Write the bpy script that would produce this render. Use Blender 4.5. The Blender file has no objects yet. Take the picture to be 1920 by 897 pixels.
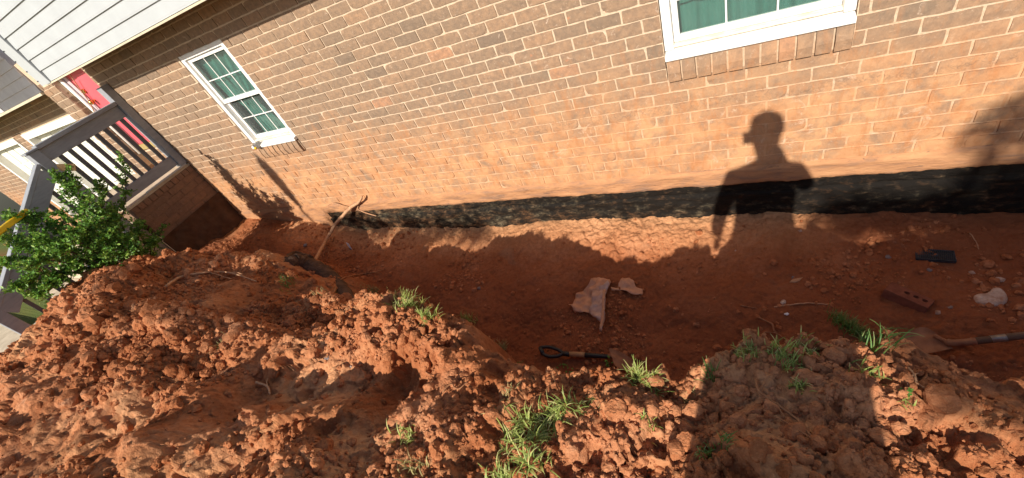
import bpy, math, random
import numpy as np
from mathutils import Vector, Matrix
from mathutils.geometry import delaunay_2d_cdt
from mathutils.bvhtree import BVHTree

scene = bpy.context.scene
COL = scene.collection
rnd = random.Random(7)
rng = np.random.default_rng(11)

# ------------------------------------------------------------------ camera, sky, sun, exposure
CR = np.array([[0.88156085, 0.31830008, -0.34861946],
               [-0.0188718, -0.71413773, -0.69975078],
               [-0.47169304, 0.62345197, -0.62354897]])     # rows: camera right, down, forward in world axes
CC = np.array([0.33451463, -2.52455061, 1.90626025])
CF = 782.3686
cam_d = bpy.data.cameras.new('camera')
cam_d.sensor_width = 36.0
cam_d.lens = CF / 1920 * 36
cam_d.clip_start = 0.02
cam_d.clip_end = 500
cam = bpy.data.objects.new('camera', cam_d)
COL.objects.link(cam)
_m = Matrix.Identity(4)
for i in range(3):
    _m[i][0] = CR[0][i]; _m[i][1] = -CR[1][i]; _m[i][2] = -CR[2][i]; _m[i][3] = CC[i]
cam.matrix_world = _m
scene.camera = cam

SUN_EL = math.radians(33.46)
SUN_AZ = math.radians(2.0)          # light travels towards +y, a little towards +x
world = bpy.data.worlds.new("World")
scene.world = world
world.use_nodes = True
wn = world.node_tree
bg = wn.nodes['Background']
sky = wn.nodes.new('ShaderNodeTexSky')
sky.sky_type = 'NISHITA'
sky.sun_disc = False
sky.sun_elevation = SUN_EL
sky.sun_rotation = math.pi + SUN_AZ
sky.air_density = 1.0
sky.dust_density = 1.2
wn.links.new(sky.outputs[0], bg.inputs[0])
bg.inputs[1].default_value = 0.085
sl = bpy.data.lights.new('sun', 'SUN')
sl.energy = 5.0
sl.angle = math.radians(0.55)
sl.color = (1.0, 0.93, 0.82)
sun = bpy.data.objects.new('sun', sl)
COL.objects.link(sun)
LDIR = Vector((math.sin(SUN_AZ) * math.cos(SUN_EL), math.cos(SUN_AZ) * math.cos(SUN_EL), -math.sin(SUN_EL)))
sun.rotation_euler = LDIR.to_track_quat('-Z', 'Y').to_euler()
sun.location = (0, -8, 8)
scene.view_settings.view_transform = 'Standard'
scene.view_settings.look = 'None'
scene.view_settings.gamma = 1.0
scene.view_settings.exposure = 0.4
scene.render.engine = 'CYCLES'

# ------------------------------------------------------------------ helpers
def ray(px, py):
    v = CR.T @ np.array([(px - 960) / CF, (py - 448.5) / CF, 1.0])
    return v / np.linalg.norm(v)

def onp(px, py, ax, val):
    v = ray(px, py)
    return Vector(CC + (val - CC[ax]) / v[ax] * v)

def tag(o, label=None, cat=None, group=None, kind=None):
    if label: o['label'] = label
    if cat: o['category'] = cat
    if group: o['group'] = group
    if kind: o['kind'] = kind
    return o

def empty(name, loc=(0, 0, 0), rz=0.0):
    o = bpy.data.objects.new(name, None)
    o.empty_display_size = 0.1
    COL.objects.link(o)
    o.location = loc
    o.rotation_euler = (0, 0, rz)
    return o

def adopt(o, parent):
    """parent o, keeping its world-space vertices where they are (parents are never rotated after)"""
    o.parent = parent
    o.matrix_parent_inverse = parent_world(parent).inverted()
    return o

def parent_world(p):
    m = Matrix.LocRotScale(p.location, p.rotation_euler, p.scale)
    if p.parent is not None:
        m = parent_world(p.parent) @ p.matrix_parent_inverse @ m
    return m

class MB:
    def __init__(s):
        s.v = []; s.f = []; s.t = None
    def box(s, x0, x1, y0, y1, z0, z1):
        b = len(s.v)
        s.v += [(x0,y0,z0),(x1,y0,z0),(x1,y1,z0),(x0,y1,z0),(x0,y0,z1),(x1,y0,z1),(x1,y1,z1),(x0,y1,z1)]
        s.f += [(b,b+3,b+2,b+1),(b+4,b+5,b+6,b+7),(b,b+1,b+5,b+4),(b+1,b+2,b+6,b+5),(b+2,b+3,b+7,b+6),(b+3,b,b+4,b+7)]
        return s
    def obox(s, a, b_, w, h, up=(0,0,1)):
        """a bar from a to b_, w across, h along 'up'"""
        a = Vector(a); b_ = Vector(b_)
        d = (b_ - a).normalized(); up = Vector(up)
        sd = d.cross(up).normalized() * (w / 2); u = sd.cross(d).normalized() * (h / 2)
        n = len(s.v)
        for p in (a, b_):
            for q in (-sd - u, sd - u, sd + u, -sd + u):
                s.v.append(tuple(p + q))
        s.f += [(n,n+1,n+2,n+3)[::-1],(n+4,n+5,n+6,n+7)]
        for k in range(4):
            k2 = (k + 1) % 4
            s.f.append((n+k, n+k2, n+4+k2, n+4+k))
        return s
    def tube(s, pts, rad, n=6, cap=True):
        pts = [Vector(p) for p in pts]
        if not hasattr(rad, '__len__'): rad = [rad] * len(pts)
        b = len(s.v); prev = None
        for i, p in enumerate(pts):
            d = (pts[min(i+1, len(pts)-1)] - pts[max(i-1, 0)])
            if d.length < 1e-9: d = Vector((0,0,1))
            d.normalize()
            if prev is None:
                a = d.orthogonal().normalized()
            else:
                a = (prev - d * prev.dot(d))
                a = a.normalized() if a.length > 1e-6 else d.orthogonal().normalized()
            prev = a
            c = d.cross(a)
            for k in range(n):
                t = 2 * math.pi * k / n
                s.v.append(tuple(p + (a * math.cos(t) + c * math.sin(t)) * rad[i]))
        for i in range(len(pts) - 1):
            for k in range(n):
                k2 = (k + 1) % n
                s.f.append((b+i*n+k, b+i*n+k2, b+(i+1)*n+k2, b+(i+1)*n+k))
        if cap:
            s.f.append(tuple(b + k for k in range(n))[::-1])
            s.f.append(tuple(b + (len(pts)-1)*n + k for k in range(n)))
        return s
    def build(s, name, mat, parent=None, smooth=False, bevel=0.0, tint=None):
        me = bpy.data.meshes.new(name)
        me.from_pydata([tuple(p) for p in s.v], [], s.f)
        if tint is not None:
            at = me.attributes.new('tint', 'FLOAT', 'POINT')
            at.data.foreach_set('value', np.asarray(tint, dtype=np.float32))
        if smooth:
            me.polygons.foreach_set('use_smooth', [True] * len(me.polygons))
        me.materials.append(mat)
        me.update()
        o = bpy.data.objects.new(name, me)
        COL.objects.link(o)
        if parent is not None: adopt(o, parent)
        if bevel > 0:
            bv = o.modifiers.new('bevel', 'BEVEL'); bv.width = bevel; bv.segments = 2; bv.limit_method = 'ANGLE'
        return o

def mesh_np(name, V, F, mat, parent=None, smooth=False, attrs=None):
    """V (n,3), F (m,k) same-size polygons"""
    me = bpy.data.meshes.new(name)
    m, k = F.shape
    me.vertices.add(len(V)); me.vertices.foreach_set('co', np.asarray(V, dtype=np.float32).ravel())
    me.loops.add(m * k); me.loops.foreach_set('vertex_index', np.asarray(F, dtype=np.int32).ravel())
    me.polygons.add(m)
    me.polygons.foreach_set('loop_start', np.arange(0, m * k, k, dtype=np.int32))
    me.polygons.foreach_set('loop_total', np.full(m, k, dtype=np.int32))
    me.polygons.foreach_set('use_smooth', np.full(m, smooth, dtype=bool))
    for nme, val in (attrs or {}).items():
        a = me.attributes.new(nme, 'FLOAT', 'POINT'); a.data.foreach_set('value', np.asarray(val, dtype=np.float32))
    me.update(calc_edges=True)
    me.materials.append(mat)
    o = bpy.data.objects.new(name, me)
    COL.objects.link(o)
    if parent is not None: adopt(o, parent)
    return o

# ------------------------------------------------------------------ numpy noise
def _h(ix, iy, s):
    n = (ix.astype(np.int64) * 374761393 + iy.astype(np.int64) * 668265263 + s * 1442695041) & 0x7fffffff
    n = ((n ^ (n >> 13)) * 1274126177) & 0x7fffffff
    n = (n ^ (n >> 16)) & 0xffffff
    return n / float(0xffffff)

def vnoise(x, y, s=0):
    ix = np.floor(x); iy = np.floor(y)
    fx = x - ix; fy = y - iy
    fx = fx*fx*fx*(fx*(fx*6-15)+10); fy = fy*fy*fy*(fy*(fy*6-15)+10)
    a = _h(ix, iy, s); b = _h(ix+1, iy, s); c = _h(ix, iy+1, s); d = _h(ix+1, iy+1, s)
    return (a*(1-fx)+b*fx)*(1-fy) + (c*(1-fx)+d*fx)*fy

def fbm(x, y, s=0, o=4, g=.5):
    t = 0; a = 1; n = 0
    for k in range(o):
        t = t + a * vnoise(x + 17.3*k, y - 9.1*k, s + k); n += a; a *= g; x = x*2.03; y = y*2.03
    return t / n

def clods(x, y, s=0):
    """packed irregular lumps: max over cells of a random dome"""
    ix = np.floor(x); iy = np.floor(y)
    best = np.zeros_like(x)
    for dx in (-1, 0, 1):
        for dy in (-1, 0, 1):
            cx = ix + dx; cy = iy + dy
            px = cx + _h(cx, cy, s+1); py = cy + _h(cx, cy, s+2)
            r = .35 + .5 * _h(cx, cy, s+3) ** 2
            an = _h(cx, cy, s+4) * 6.283; el = .65 + .35 * _h(cx, cy, s+5)
            ux = x - px; uy = y - py
            a = ux*np.cos(an) + uy*np.sin(an); b = (-ux*np.sin(an) + uy*np.cos(an)) / el
            d = 1 - (a*a + b*b) / (r*r)
            best = np.maximum(best, np.sqrt(np.clip(d, 0, 1)) * r)
    return best

def plates(x, y, s=0, tilt=.5):
    """broken slabs: nearest cell, each with its own level and slope"""
    ix = np.floor(x); iy = np.floor(y)
    bd = np.full_like(x, 9.0); h = np.zeros_like(x)
    for dx in (-1, 0, 1):
        for dy in (-1, 0, 1):
            cx = ix + dx; cy = iy + dy
            ux = x - cx - _h(cx, cy, s+1); uy = y - cy - _h(cx, cy, s+2)
            d = ux*ux + uy*uy
            v = (_h(cx, cy, s+3) - .5) + (_h(cx, cy, s+4)-.5)*tilt*2*ux + (_h(cx, cy, s+5)-.5)*tilt*2*uy
            m = d < bd
            bd = np.where(m, d, bd); h = np.where(m, v, h)
    return h

# ------------------------------------------------------------------ materials
MATS = {}
def new_mat(name, rough=.8, spec=.3):
    m = bpy.data.materials.new(name); m.use_nodes = True
    nt = m.node_tree; b = nt.nodes['Principled BSDF']
    b.inputs['Roughness'].default_value = rough
    b.inputs['Specular IOR Level'].default_value = spec
    MATS[name] = m
    return m, nt, b

def N(nt, typ, **kw):
    n = nt.nodes.new(typ)
    for k, v in kw.items():
        if k.startswith('i_'):
            key = k[2:].replace('_', ' ')
            n.inputs[key].default_value = v
        else: setattr(n, k, v)
    return n

def ramp(nt, fac, stops, interp='LINEAR'):
    r = nt.nodes.new('ShaderNodeValToRGB'); r.color_ramp.interpolation = interp
    e = r.color_ramp.elements
    while len(e) > 1: e.remove(e[-1])
    e[0].position = stops[0][0]; e[0].color = (*stops[0][1], 1) if len(stops[0][1]) == 3 else stops[0][1]
    for p, c in stops[1:]:
        q = e.new(p); q.color = (*c, 1)
    nt.links.new(fac, r.inputs[0])
    return r.outputs[0]

def noise(nt, vec, scale, detail=4, rough=.55, dist=0.0):
    n = N(nt, 'ShaderNodeTexNoise'); n.inputs['Scale'].default_value = scale
    n.inputs['Detail'].default_value = detail; n.inputs['Roughness'].default_value = rough
    n.inputs['Distortion'].default_value = dist
    nt.links.new(vec, n.inputs['Vector'])
    return n.outputs[0]

def mix(nt, fac, a, b, mode='MIX'):
    m = N(nt, 'ShaderNodeMix', data_type='RGBA', blend_type=mode)
    for sock, v in ((m.inputs[0], fac), (m.inputs[6], a), (m.inputs[7], b)):
        if hasattr(v, 'is_linked'): nt.links.new(v, sock)
        elif isinstance(v, (int, float)): sock.default_value = v
        else: sock.default_value = (*v, 1)
    return m.outputs[2]

def mth(nt, op, a, b=0.0, clamp=False):
    m = N(nt, 'ShaderNodeMath', operation=op, use_clamp=clamp)
    for i, v in enumerate((a, b)):
        if hasattr(v, 'is_linked'): nt.links.new(v, m.inputs[i])
        else: m.inputs[i].default_value = v
    return m.outputs[0]

def bump(nt, b, h, strength=.5, dist=.01):
    n = N(nt, 'ShaderNodeBump'); n.inputs['Strength'].default_value = strength; n.inputs['Distance'].default_value = dist
    nt.links.new(h, n.inputs['Height']); nt.links.new(n.outputs[0], b.inputs['Normal'])
    return n

def simple(name, col, col2=None, scale=20, rough=.7, spec=.3, bs=.2, bd=.004, metal=0.0, stretch=None):
    m, nt, b = new_mat(name, rough, spec)
    g = N(nt, 'ShaderNodeNewGeometry').outputs['Position']
    if stretch:
        mp = N(nt, 'ShaderNodeMapping'); mp.inputs['Scale'].default_value = stretch
        nt.links.new(g, mp.inputs[0]); g = mp.outputs[0]
    f = noise(nt, g, scale, 6, .6)
    c2 = col2 or tuple(c * .7 for c in col)
    c = ramp(nt, f, [(.3, c2), (.65, col)])
    nt.links.new(c, b.inputs['Base Color'])
    b.inputs['Metallic'].default_value = metal
    if bs: bump(nt, b, noise(nt, g, scale * 4, 4), bs, bd)
    return m

# soil: colour from noise and attributes with painted sun and shade; fine crumb relief
def soil_mat(name, has_attr=True):
    m, nt, b = new_mat(name, .95, .12)
    g = N(nt, 'ShaderNodeNewGeometry').outputs['Position']
    f1 = noise(nt, g, 3.0, 6, .6); f2 = noise(nt, g, 38, 6, .65); f3 = noise(nt, g, 160, 4, .6)
    c = ramp(nt, f1, [(.30, (.29, .088, .030)), (.5, (.47, .180, .078)), (.7, (.60, .280, .145))])
    c = mix(nt, mth(nt, 'MULTIPLY', ramp(nt, f2, [(.35, (1,1,1)), (.6, (0,0,0))]), .55), c, (.23, .066, .021))
    c = mix(nt, mth(nt, 'MULTIPLY', ramp(nt, f3, [(.55, (0,0,0)), (.75, (1,1,1))]), .45), c, (.62, .33, .15))
    gs = ramp(nt, noise(nt, g, 5.3, 3, .5, .6), [(.66, (0,0,0)), (.74, (1,1,1))])
    c = mix(nt, mth(nt, 'MULTIPLY', gs, .45), c, (.30, .19, .125))
    if has_attr:
        a = N(nt, 'ShaderNodeAttribute', attribute_name='dry')  # painted sunlit strip by the wall plus dusty patches
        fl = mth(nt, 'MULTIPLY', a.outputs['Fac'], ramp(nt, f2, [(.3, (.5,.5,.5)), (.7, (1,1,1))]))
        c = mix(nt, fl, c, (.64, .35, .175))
        d = N(nt, 'ShaderNodeAttribute', attribute_name='moist_shade')
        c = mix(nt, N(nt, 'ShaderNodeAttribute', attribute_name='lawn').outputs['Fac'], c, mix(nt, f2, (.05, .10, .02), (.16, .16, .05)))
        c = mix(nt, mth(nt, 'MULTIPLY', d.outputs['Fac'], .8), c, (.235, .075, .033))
    nt.links.new(c, b.inputs['Base Color'])
    h = mth(nt, 'ADD', mth(nt, 'MULTIPLY', noise(nt, g, 55, 5, .65), .8), mth(nt, 'MULTIPLY', noise(nt, g, 210, 4, .6), .35))
    bump(nt, b, h, .9, .014)
    return m

def brick_mat(name='brick_face', wash=True):
    m, nt, b = new_mat(name, .88, .2)
    g = N(nt, 'ShaderNodeNewGeometry').outputs['Position']
    t = N(nt, 'ShaderNodeAttribute', attribute_name='tint').outputs['Fac']
    base = ramp(nt, t, [(0, (.205, .150, .108)), (.25, (.275, .188, .125)), (.6, (.335, .215, .135)), (.88, (.39, .235, .14)), (1, (.44, .235, .135))])
    f = noise(nt, g, 26, 6, .65); f2 = noise(nt, g, 90, 5, .6)
    c = mix(nt, ramp(nt, f, [(.38, (1,1,1)), (.60, (0,0,0))]), base, mix(nt, .5, base, (.16, .12, .09)))
    # lime specks and mortar smears
    c = mix(nt, mth(nt, 'MULTIPLY', ramp(nt, noise(nt, g, 33, 5, .7, .8), [(.60, (0,0,0)), (.70, (1,1,1))]), .55), c, (.62, .47, .36))
    c = mix(nt, mth(nt, 'MULTIPLY', ramp(nt, noise(nt, g, 15, 3, .6), [(.68, (0,0,0)), (.74, (1,1,1))]), .6), c, (.52, .22, .12))
    # red clay washed over the lower courses
    if wash: c = clay_wash(nt, g, c, f2)
    else: c = mix(nt, .55, c, (.17, .085, .055))  # porch side: its shade is put into the brick colour
    nt.links.new(c, b.inputs['Base Color'])
    mp = N(nt, 'ShaderNodeMapping'); mp.inputs['Scale'].default_value = (1, 1, .35); nt.links.new(g, mp.inputs[0])
    h = mth(nt, 'ADD', mth(nt, 'MULTIPLY', noise(nt, mp.outputs[0], 70, 5, .7), 1.0), mth(nt, 'MULTIPLY', noise(nt, g, 22, 3), .6))
    bump(nt, b, h, .75, .008)
    return m

def clay_wash(nt, g, c, f2):
    sx = N(nt, 'ShaderNodeSeparateXYZ'); nt.links.new(g, sx.inputs[0])
    z = sx.outputs[2]
    wob = mth(nt, 'MULTIPLY', noise(nt, g, 2.0, 7, .68, .3), .75)
    lv = mth(nt, 'SUBTRACT', mth(nt, 'ADD', .50, wob), z)             # >0 below the old ground line
    k = mth(nt, 'MULTIPLY', mth(nt, 'MULTIPLY', lv, 2.0, True), .82)
    k = mth(nt, 'MULTIPLY', k, ramp(nt, noise(nt, g, 9, 5, .65, .5), [(.30, (.15,.15,.15)), (.56, (1,1,1))]))
    c = mix(nt, k, c, ramp(nt, noise(nt, g, 4.5, 5, .65, .4), [(.35, (.52, .235, .10)), (.6, (.62, .33, .16))]))
    mpz = N(nt, 'ShaderNodeMapping'); mpz.inputs['Scale'].default_value = (1, 1, .28); nt.links.new(g, mpz.inputs[0])
    dr = ramp(nt, noise(nt, mpz.outputs[0], 19, 6, .7, .3), [(.52, (0,0,0)), (.64, (1,1,1))])
    dr = mth(nt, 'MULTIPLY', dr, mth(nt, 'MULTIPLY', mth(nt, 'SUBTRACT', mth(nt, 'ADD', .75, wob), z), 1.6, True))
    c = mix(nt, mth(nt, 'MULTIPLY', dr, .55), c, (.45, .19, .075))
    ch = ramp(nt, noise(nt, g, 7, 7, .75, 1.0), [(.60, (0,0,0)), (.66, (1,1,1))])
    c = mix(nt, mth(nt, 'MULTIPLY', mth(nt, 'MULTIPLY', ch, mth(nt, 'MULTIPLY', mth(nt, 'SUBTRACT', .85, z), 3.0, True)), .45), c, (.66, .47, .33))
    # thin dark scum at the old soil line
    ln = mth(nt, 'SUBTRACT', 1.0, mth(nt, 'MULTIPLY', mth(nt, 'ABSOLUTE', mth(nt, 'SUBTRACT', mth(nt, 'ADD', .40, mth(nt, 'MULTIPLY', noise(nt, g, 2.2, 4), .2)), z)), 14), True)
    ln = mth(nt, 'MULTIPLY', mth(nt, 'MULTIPLY', ln, ramp(nt, noise(nt, g, 40, 5, .75, 1), [(.5, (0,0,0)), (.62, (1,1,1))])), .6)
    return mix(nt, ln, c, (.20, .13, .085))

def mortar_mat():
    m, nt, b = new_mat('mortar', .95, .1)
    g = N(nt, 'ShaderNodeNewGeometry').outputs['Position']
    f = noise(nt, g, 60, 5, .6)
    c = ramp(nt, f, [(.3, (.46, .345, .24)), (.6, (.60, .46, .33))])
    c = clay_wash(nt, g, c, f)
    nt.links.new(c, b.inputs['Base Color'])
    bump(nt, b, noise(nt, g, 130, 4), .6, .004)
    return m

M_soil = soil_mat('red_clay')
M_clod = soil_mat('clay_clod', False)
M_brick = brick_mat()
M_mortar = mortar_mat()
M_pbrick = brick_mat('shaded_porch_brick', False)  # darker copy of the brick for the shaded porch side

def tar_mat():
    m, nt, b = new_mat('tar_coating', .6, .12)
    g = N(nt, 'ShaderNodeNewGeometry').outputs['Position']
    mp = N(nt, 'ShaderNodeMapping'); mp.inputs['Scale'].default_value = (.8, 1, 1.5); nt.links.new(g, mp.inputs[0]); q = mp.outputs[0]
    sx = N(nt, 'ShaderNodeSeparateXYZ'); nt.links.new(g, sx.inputs[0])
    f = noise(nt, q, 16, 10, .78, .1)
    # worn, clay-smeared patches; more of them towards the far end and low down
    worn = mth(nt, 'ADD', f, mth(nt, 'MULTIPLY', mth(nt, 'MULTIPLY', mth(nt, 'ADD', sx.outputs[0], -.2), -.30, True), .12))
    worn = mth(nt, 'ADD', worn, mth(nt, 'MULTIPLY', mth(nt, 'MULTIPLY', mth(nt, 'ADD', sx.outputs[2], .24), -4, True), .07))
    k = ramp(nt, worn, [(.53, (0,0,0)), (.62, (.14,.14,.14)), (.76, (.7,.7,.7))])
    c = mix(nt, k, (.014, .0115, .0095), mix(nt, ramp(nt, noise(nt, q, 5, 3), [(.4, (0,0,0)), (.6, (1,1,1))]), (.30, .24, .15), (.36, .18, .085)))
    nt.links.new(c, b.inputs['Base Color'])
    nt.links.new(ramp(nt, worn, [(.45, (.55,.55,.55)), (.65, (.9,.9,.9))]), b.inputs['Roughness'])
    bump(nt, b, mth(nt, 'ADD', f, mth(nt, 'MULTIPLY', noise(nt, q, 70, 5, .7), .4)), .8, .02)
    return m
M_tar = tar_mat()

def parge_mat():
    m, nt, b = new_mat('clay_smeared_mortar', .95, .1)
    g = N(nt, 'ShaderNodeNewGeometry').outputs['Position']
    mp = N(nt, 'ShaderNodeMapping'); mp.inputs['Scale'].default_value = (.4, 1, 1.8); nt.links.new(g, mp.inputs[0]); q = mp.outputs[0]
    f = noise(nt, q, 11, 6, .65, .5)
    c = ramp(nt, f, [(.3, (.26, .16, .11)), (.5, (.46, .23, .115)), (.7, (.54, .29, .145))])
    c = mix(nt, ramp(nt, noise(nt, q, 24, 6, .75, 1.2), [(.6, (0,0,0)), (.68, (.7,.7,.7))]), c, (.13, .09, .07))
    nt.links.new(c, b.inputs['Base Color'])
    bump(nt, b, noise(nt, q, 30, 7, .7), .7, .02)
    return m
M_parge = parge_mat()

M_white = simple('white_vinyl', (.44, .46, .465), (.40, .415, .42), 5, .45, .4, .05)
M_frame = simple('white_painted_frame', (.84, .83, .80), (.76, .73, .68), 9, .45, .4, .1)
M_sillwood = simple('dirty_cream_sill', (.80, .74, .62), (.62, .50, .36), 14, .6, .3, .2)
M_beige = simple('beige_drip_trim', (.62, .55, .40), (.50, .44, .32), 8, .6, .3, .1)
M_gray_siding = simple('shaded_white_siding', (.64, .60, .60), (.50, .46, .47), 4, .5, .3, .05)  # gray-mauve tone holds the shade on the wing's white siding
M_garage = simple('cream_garage_paint', (.80, .78, .68), (.74, .71, .60), 4, .5, .4, .05)
M_railp = simple('gray_painted_wood', (.30, .31, .33), (.23, .235, .255), 8, .6, .35, .25, .003, stretch=(4, 1, 4))
M_baluster = simple('dark_gray_baluster', (.13, .128, .135), (.09, .09, .095), 12, .6, .3, .2)
M_door = simple('coral_red_door_paint', (.72, .115, .14), (.66, .10, .125), 3, .35, .5, .03)
M_jamb = simple('mauve_shaded_jamb', (.55, .42, .44), (.48, .36, .38), 5, .6, .3, .05)
M_brass = simple('brass', (.75, .5, .16), (.6, .36, .1), 20, .25, .5, .05, metal=1.0)
M_mustard = simple('mustard_threshold', (.42, .32, .13), (.30, .22, .09), 15, .6, .3, .2)
M_conc = simple('stained_concrete', (.56, .47, .35), (.38, .31, .22), 7, .9, .15, .5, .006)
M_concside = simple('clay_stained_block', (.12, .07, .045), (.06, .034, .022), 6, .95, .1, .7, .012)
M_root = simple('root_bark', (.42, .20, .10), (.26, .11, .05), 40, .9, .15, .5, .004)
M_paleroot = simple('peeled_root', (.56, .33, .19), (.38, .19, .10), 50, .85, .2, .4, .003)
M_darkroot = simple('old_gray_root_bark', (.15, .09, .06), (.06, .036, .026), 16, .95, .12, .9, .012, stretch=(.5, 1.5, 1.5))
M_black = simple('black_plastic', (.02, .022, .026), (.012, .013, .015), 30, .42, .5, .1)
M_grate = simple('dusty_black_plastic_grate', (.030, .045, .062), (.018, .024, .032), 40, .5, .5, .1)
M_wood = simple('tan_wood_handle', (.47, .28, .14), (.33, .18, .09), 22, .6, .3, .2, .002)
M_oldwood = simple('gray_brown_wood_handle', (.20, .135, .095), (.13, .085, .06), 22, .75, .25, .3, .003)
M_rust = simple('rusty_clay_coated_steel', (.34, .165, .09), (.20, .085, .045), 18, .7, .3, .35, .004)
M_steel = simple('worn_steel', (.38, .36, .34), (.22, .2, .19), 40, .45, .5, .1, metal=.7)
M_bag = simple('clay_coated_plastic_sheet', (.64, .34, .20), (.44, .21, .115), 13, .42, .45, .3, .006)
M_bagclear = simple('wet_clay_film', (.55, .38, .31), (.42, .22, .14), 12, .3, .5, .3, .005)
M_corebrick = simple('loose_red_brick', (.25, .095, .058), (.16, .055, .034), 28, .9, .15, .6, .005)
M_corehole = simple('core_hole_shadow_clay', (.06, .022, .014), (.04, .015, .01), 30, .95, .1, .2)
M_rock = simple('white_stone', (.66, .55, .47), (.38, .20, .12), 22, .9, .2, .8, .01)
M_peb = simple('gray_pebble', (.27, .23, .22), (.15, .12, .12), 40, .8, .3, .4, .003)
M_paperwhite = simple('white_plastic', (.85, .85, .88), (.78, .78, .84), 20, .5, .4, .05)
M_blue = simple('navy_print', (.03, .045, .14), (.025, .035, .1), 20, .5, .4, .05)
M_yellow = simple('yellow_plastic', (.85, .55, .015), (.72, .42, .01), 12, .45, .4, .1)
M_tan = simple('tan_weathered_block', (.48, .32, .16), (.36, .22, .1), 20, .7, .2, .3)
M_cord = simple('tan_cord', (.5, .33, .2), (.4, .25, .15), 60, .8, .2, .1)
M_pmortar = simple('shaded_porch_mortar', (.24, .15, .10), (.15, .09, .06), 30, .95, .1, .5)  # mortar colour darkened to carry the porch side's shade
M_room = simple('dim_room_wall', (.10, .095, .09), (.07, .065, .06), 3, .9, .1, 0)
M_skin = simple('skin', (.42, .24, .16), (.38, .2, .13), 20, .55, .3, .1)
M_cloth = simple('dark_work_shirt', (.06, .07, .1), (.04, .05, .07), 20, .9, .1, .3)
M_denim = simple('denim', (.05, .07, .13), (.04, .05, .1), 30, .9, .1, .3)
M_caster = simple('shadow_caster_canvas', (.35, .32, .26), (.26, .24, .2), 12, .9, .1, .3)
M_bark = simple('tree_bark', (.12, .09, .065), (.06, .045, .03), 14, .95, .1, .8, .02)

def leaf_mat(name, c1, c2, c3, rough=.38, trans=.25, spec=.5):
    m, nt, b = new_mat(name, rough, spec)
    t = N(nt, 'ShaderNodeAttribute', attribute_name='tint').outputs['Fac']
    c = ramp(nt, t, [(0, c1), (.6, c2), (1, c3)])
    nt.links.new(c, b.inputs['Base Color'])
    tr = N(nt, 'ShaderNodeBsdfTranslucent'); nt.links.new(mix(nt, .5, c, (.25, .4, .03)), tr.inputs[0])
    ms = N(nt, 'ShaderNodeMixShader'); ms.inputs[0].default_value = trans
    out = nt.nodes['Material Output']
    nt.links.new(b.outputs[0], ms.inputs[1]); nt.links.new(tr.outputs[0], ms.inputs[2]); nt.links.new(ms.outputs[0], out.inputs[0])
    return m
M_leaf = leaf_mat('glossy_green_leaf', (.03, .08, .014), (.13, .29, .04), (.36, .48, .09), .45, .25, .35)
M_leaf2 = leaf_mat('variegated_leaf', (.05, .10, .02), (.20, .26, .05), (.55, .30, .12), .5, .25)
M_grass = leaf_mat('grass_blade', (.14, .20, .045), (.38, .45, .11), (.70, .62, .28), .5, .3, .35)
M_dgrass = leaf_mat('dark_grass_blade', (.05, .12, .03), (.13, .27, .06), (.32, .36, .14), .5, .3, .35)
M_drygrass = leaf_mat('straw_blade', (.30, .22, .09), (.42, .36, .15), (.5, .42, .2), .6, .25, .3)
M_clover = leaf_mat('clover_leaf', (.06, .2, .03), (.12, .34, .05), (.2, .45, .08), .5, .3, .35)
M_oak = leaf_mat('tree_leaf', (.03, .07, .015), (.05, .11, .02), (.09, .16, .03), .6, .2, .3)

def curtain_mat():
    m, nt, b = new_mat('teal_curtain', .85, .15)
    g = N(nt, 'ShaderNodeNewGeometry').outputs['Position']
    mp = N(nt, 'ShaderNodeMapping'); mp.inputs['Scale'].default_value = (14, 1, 1.2); nt.links.new(g, mp.inputs[0])
    c = ramp(nt, noise(nt, mp.outputs[0], 2.5, 4), [(.3, (.055, .21, .17)), (.7, (.11, .30, .25))])
    nt.links.new(c, b.inputs['Base Color'])
    return m
M_curtain = curtain_mat()

def glass_mat():
    m = bpy.data.materials.new('window_glass'); m.use_nodes = True
    nt = m.node_tree; nt.nodes.clear()
    out = N(nt, 'ShaderNodeOutputMaterial'); tr = N(nt, 'ShaderNodeBsdfTransparent'); gl = N(nt, 'ShaderNodeBsdfGlossy')
    tr.inputs[0].default_value = (.80, .86, .84, 1); gl.inputs['Roughness'].default_value = .02
    lw_ = N(nt, 'ShaderNodeLayerWeight'); lw_.inputs[0].default_value = .5
    ms = N(nt, 'ShaderNodeMixShader')
    nt.links.new(mth(nt, 'ADD', .04, mth(nt, 'MULTIPLY', mth(nt, 'POWER', lw_.outputs['Facing'], 5.0), .96)), ms.inputs[0]); nt.links.new(tr.outputs[0], ms.inputs[1]); nt.links.new(gl.outputs[0], ms.inputs[2])
    df = N(nt, 'ShaderNodeBsdfDiffuse'); df.inputs[0].default_value = (.62, .68, .66, 1)
    m2 = N(nt, 'ShaderNodeMixShader'); gg = N(nt, 'ShaderNodeNewGeometry').outputs['Position']
    nt.links.new(mth(nt, 'ADD', .015, mth(nt, 'MULTIPLY', noise(nt, gg, 3.5, 5, .6), .07)), m2.inputs[0])
    nt.links.new(ms.outputs[0], m2.inputs[1]); nt.links.new(df.outputs[0], m2.inputs[2]); nt.links.new(m2.outputs[0], out.inputs[0])
    return m
M_glass = glass_mat()

# ================================================================== THE GROUND: trench floor and spoil mounds
def P(px, py, z):
    q = onp(px, py, 2, z); return (q.x, q.y, z)

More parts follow.
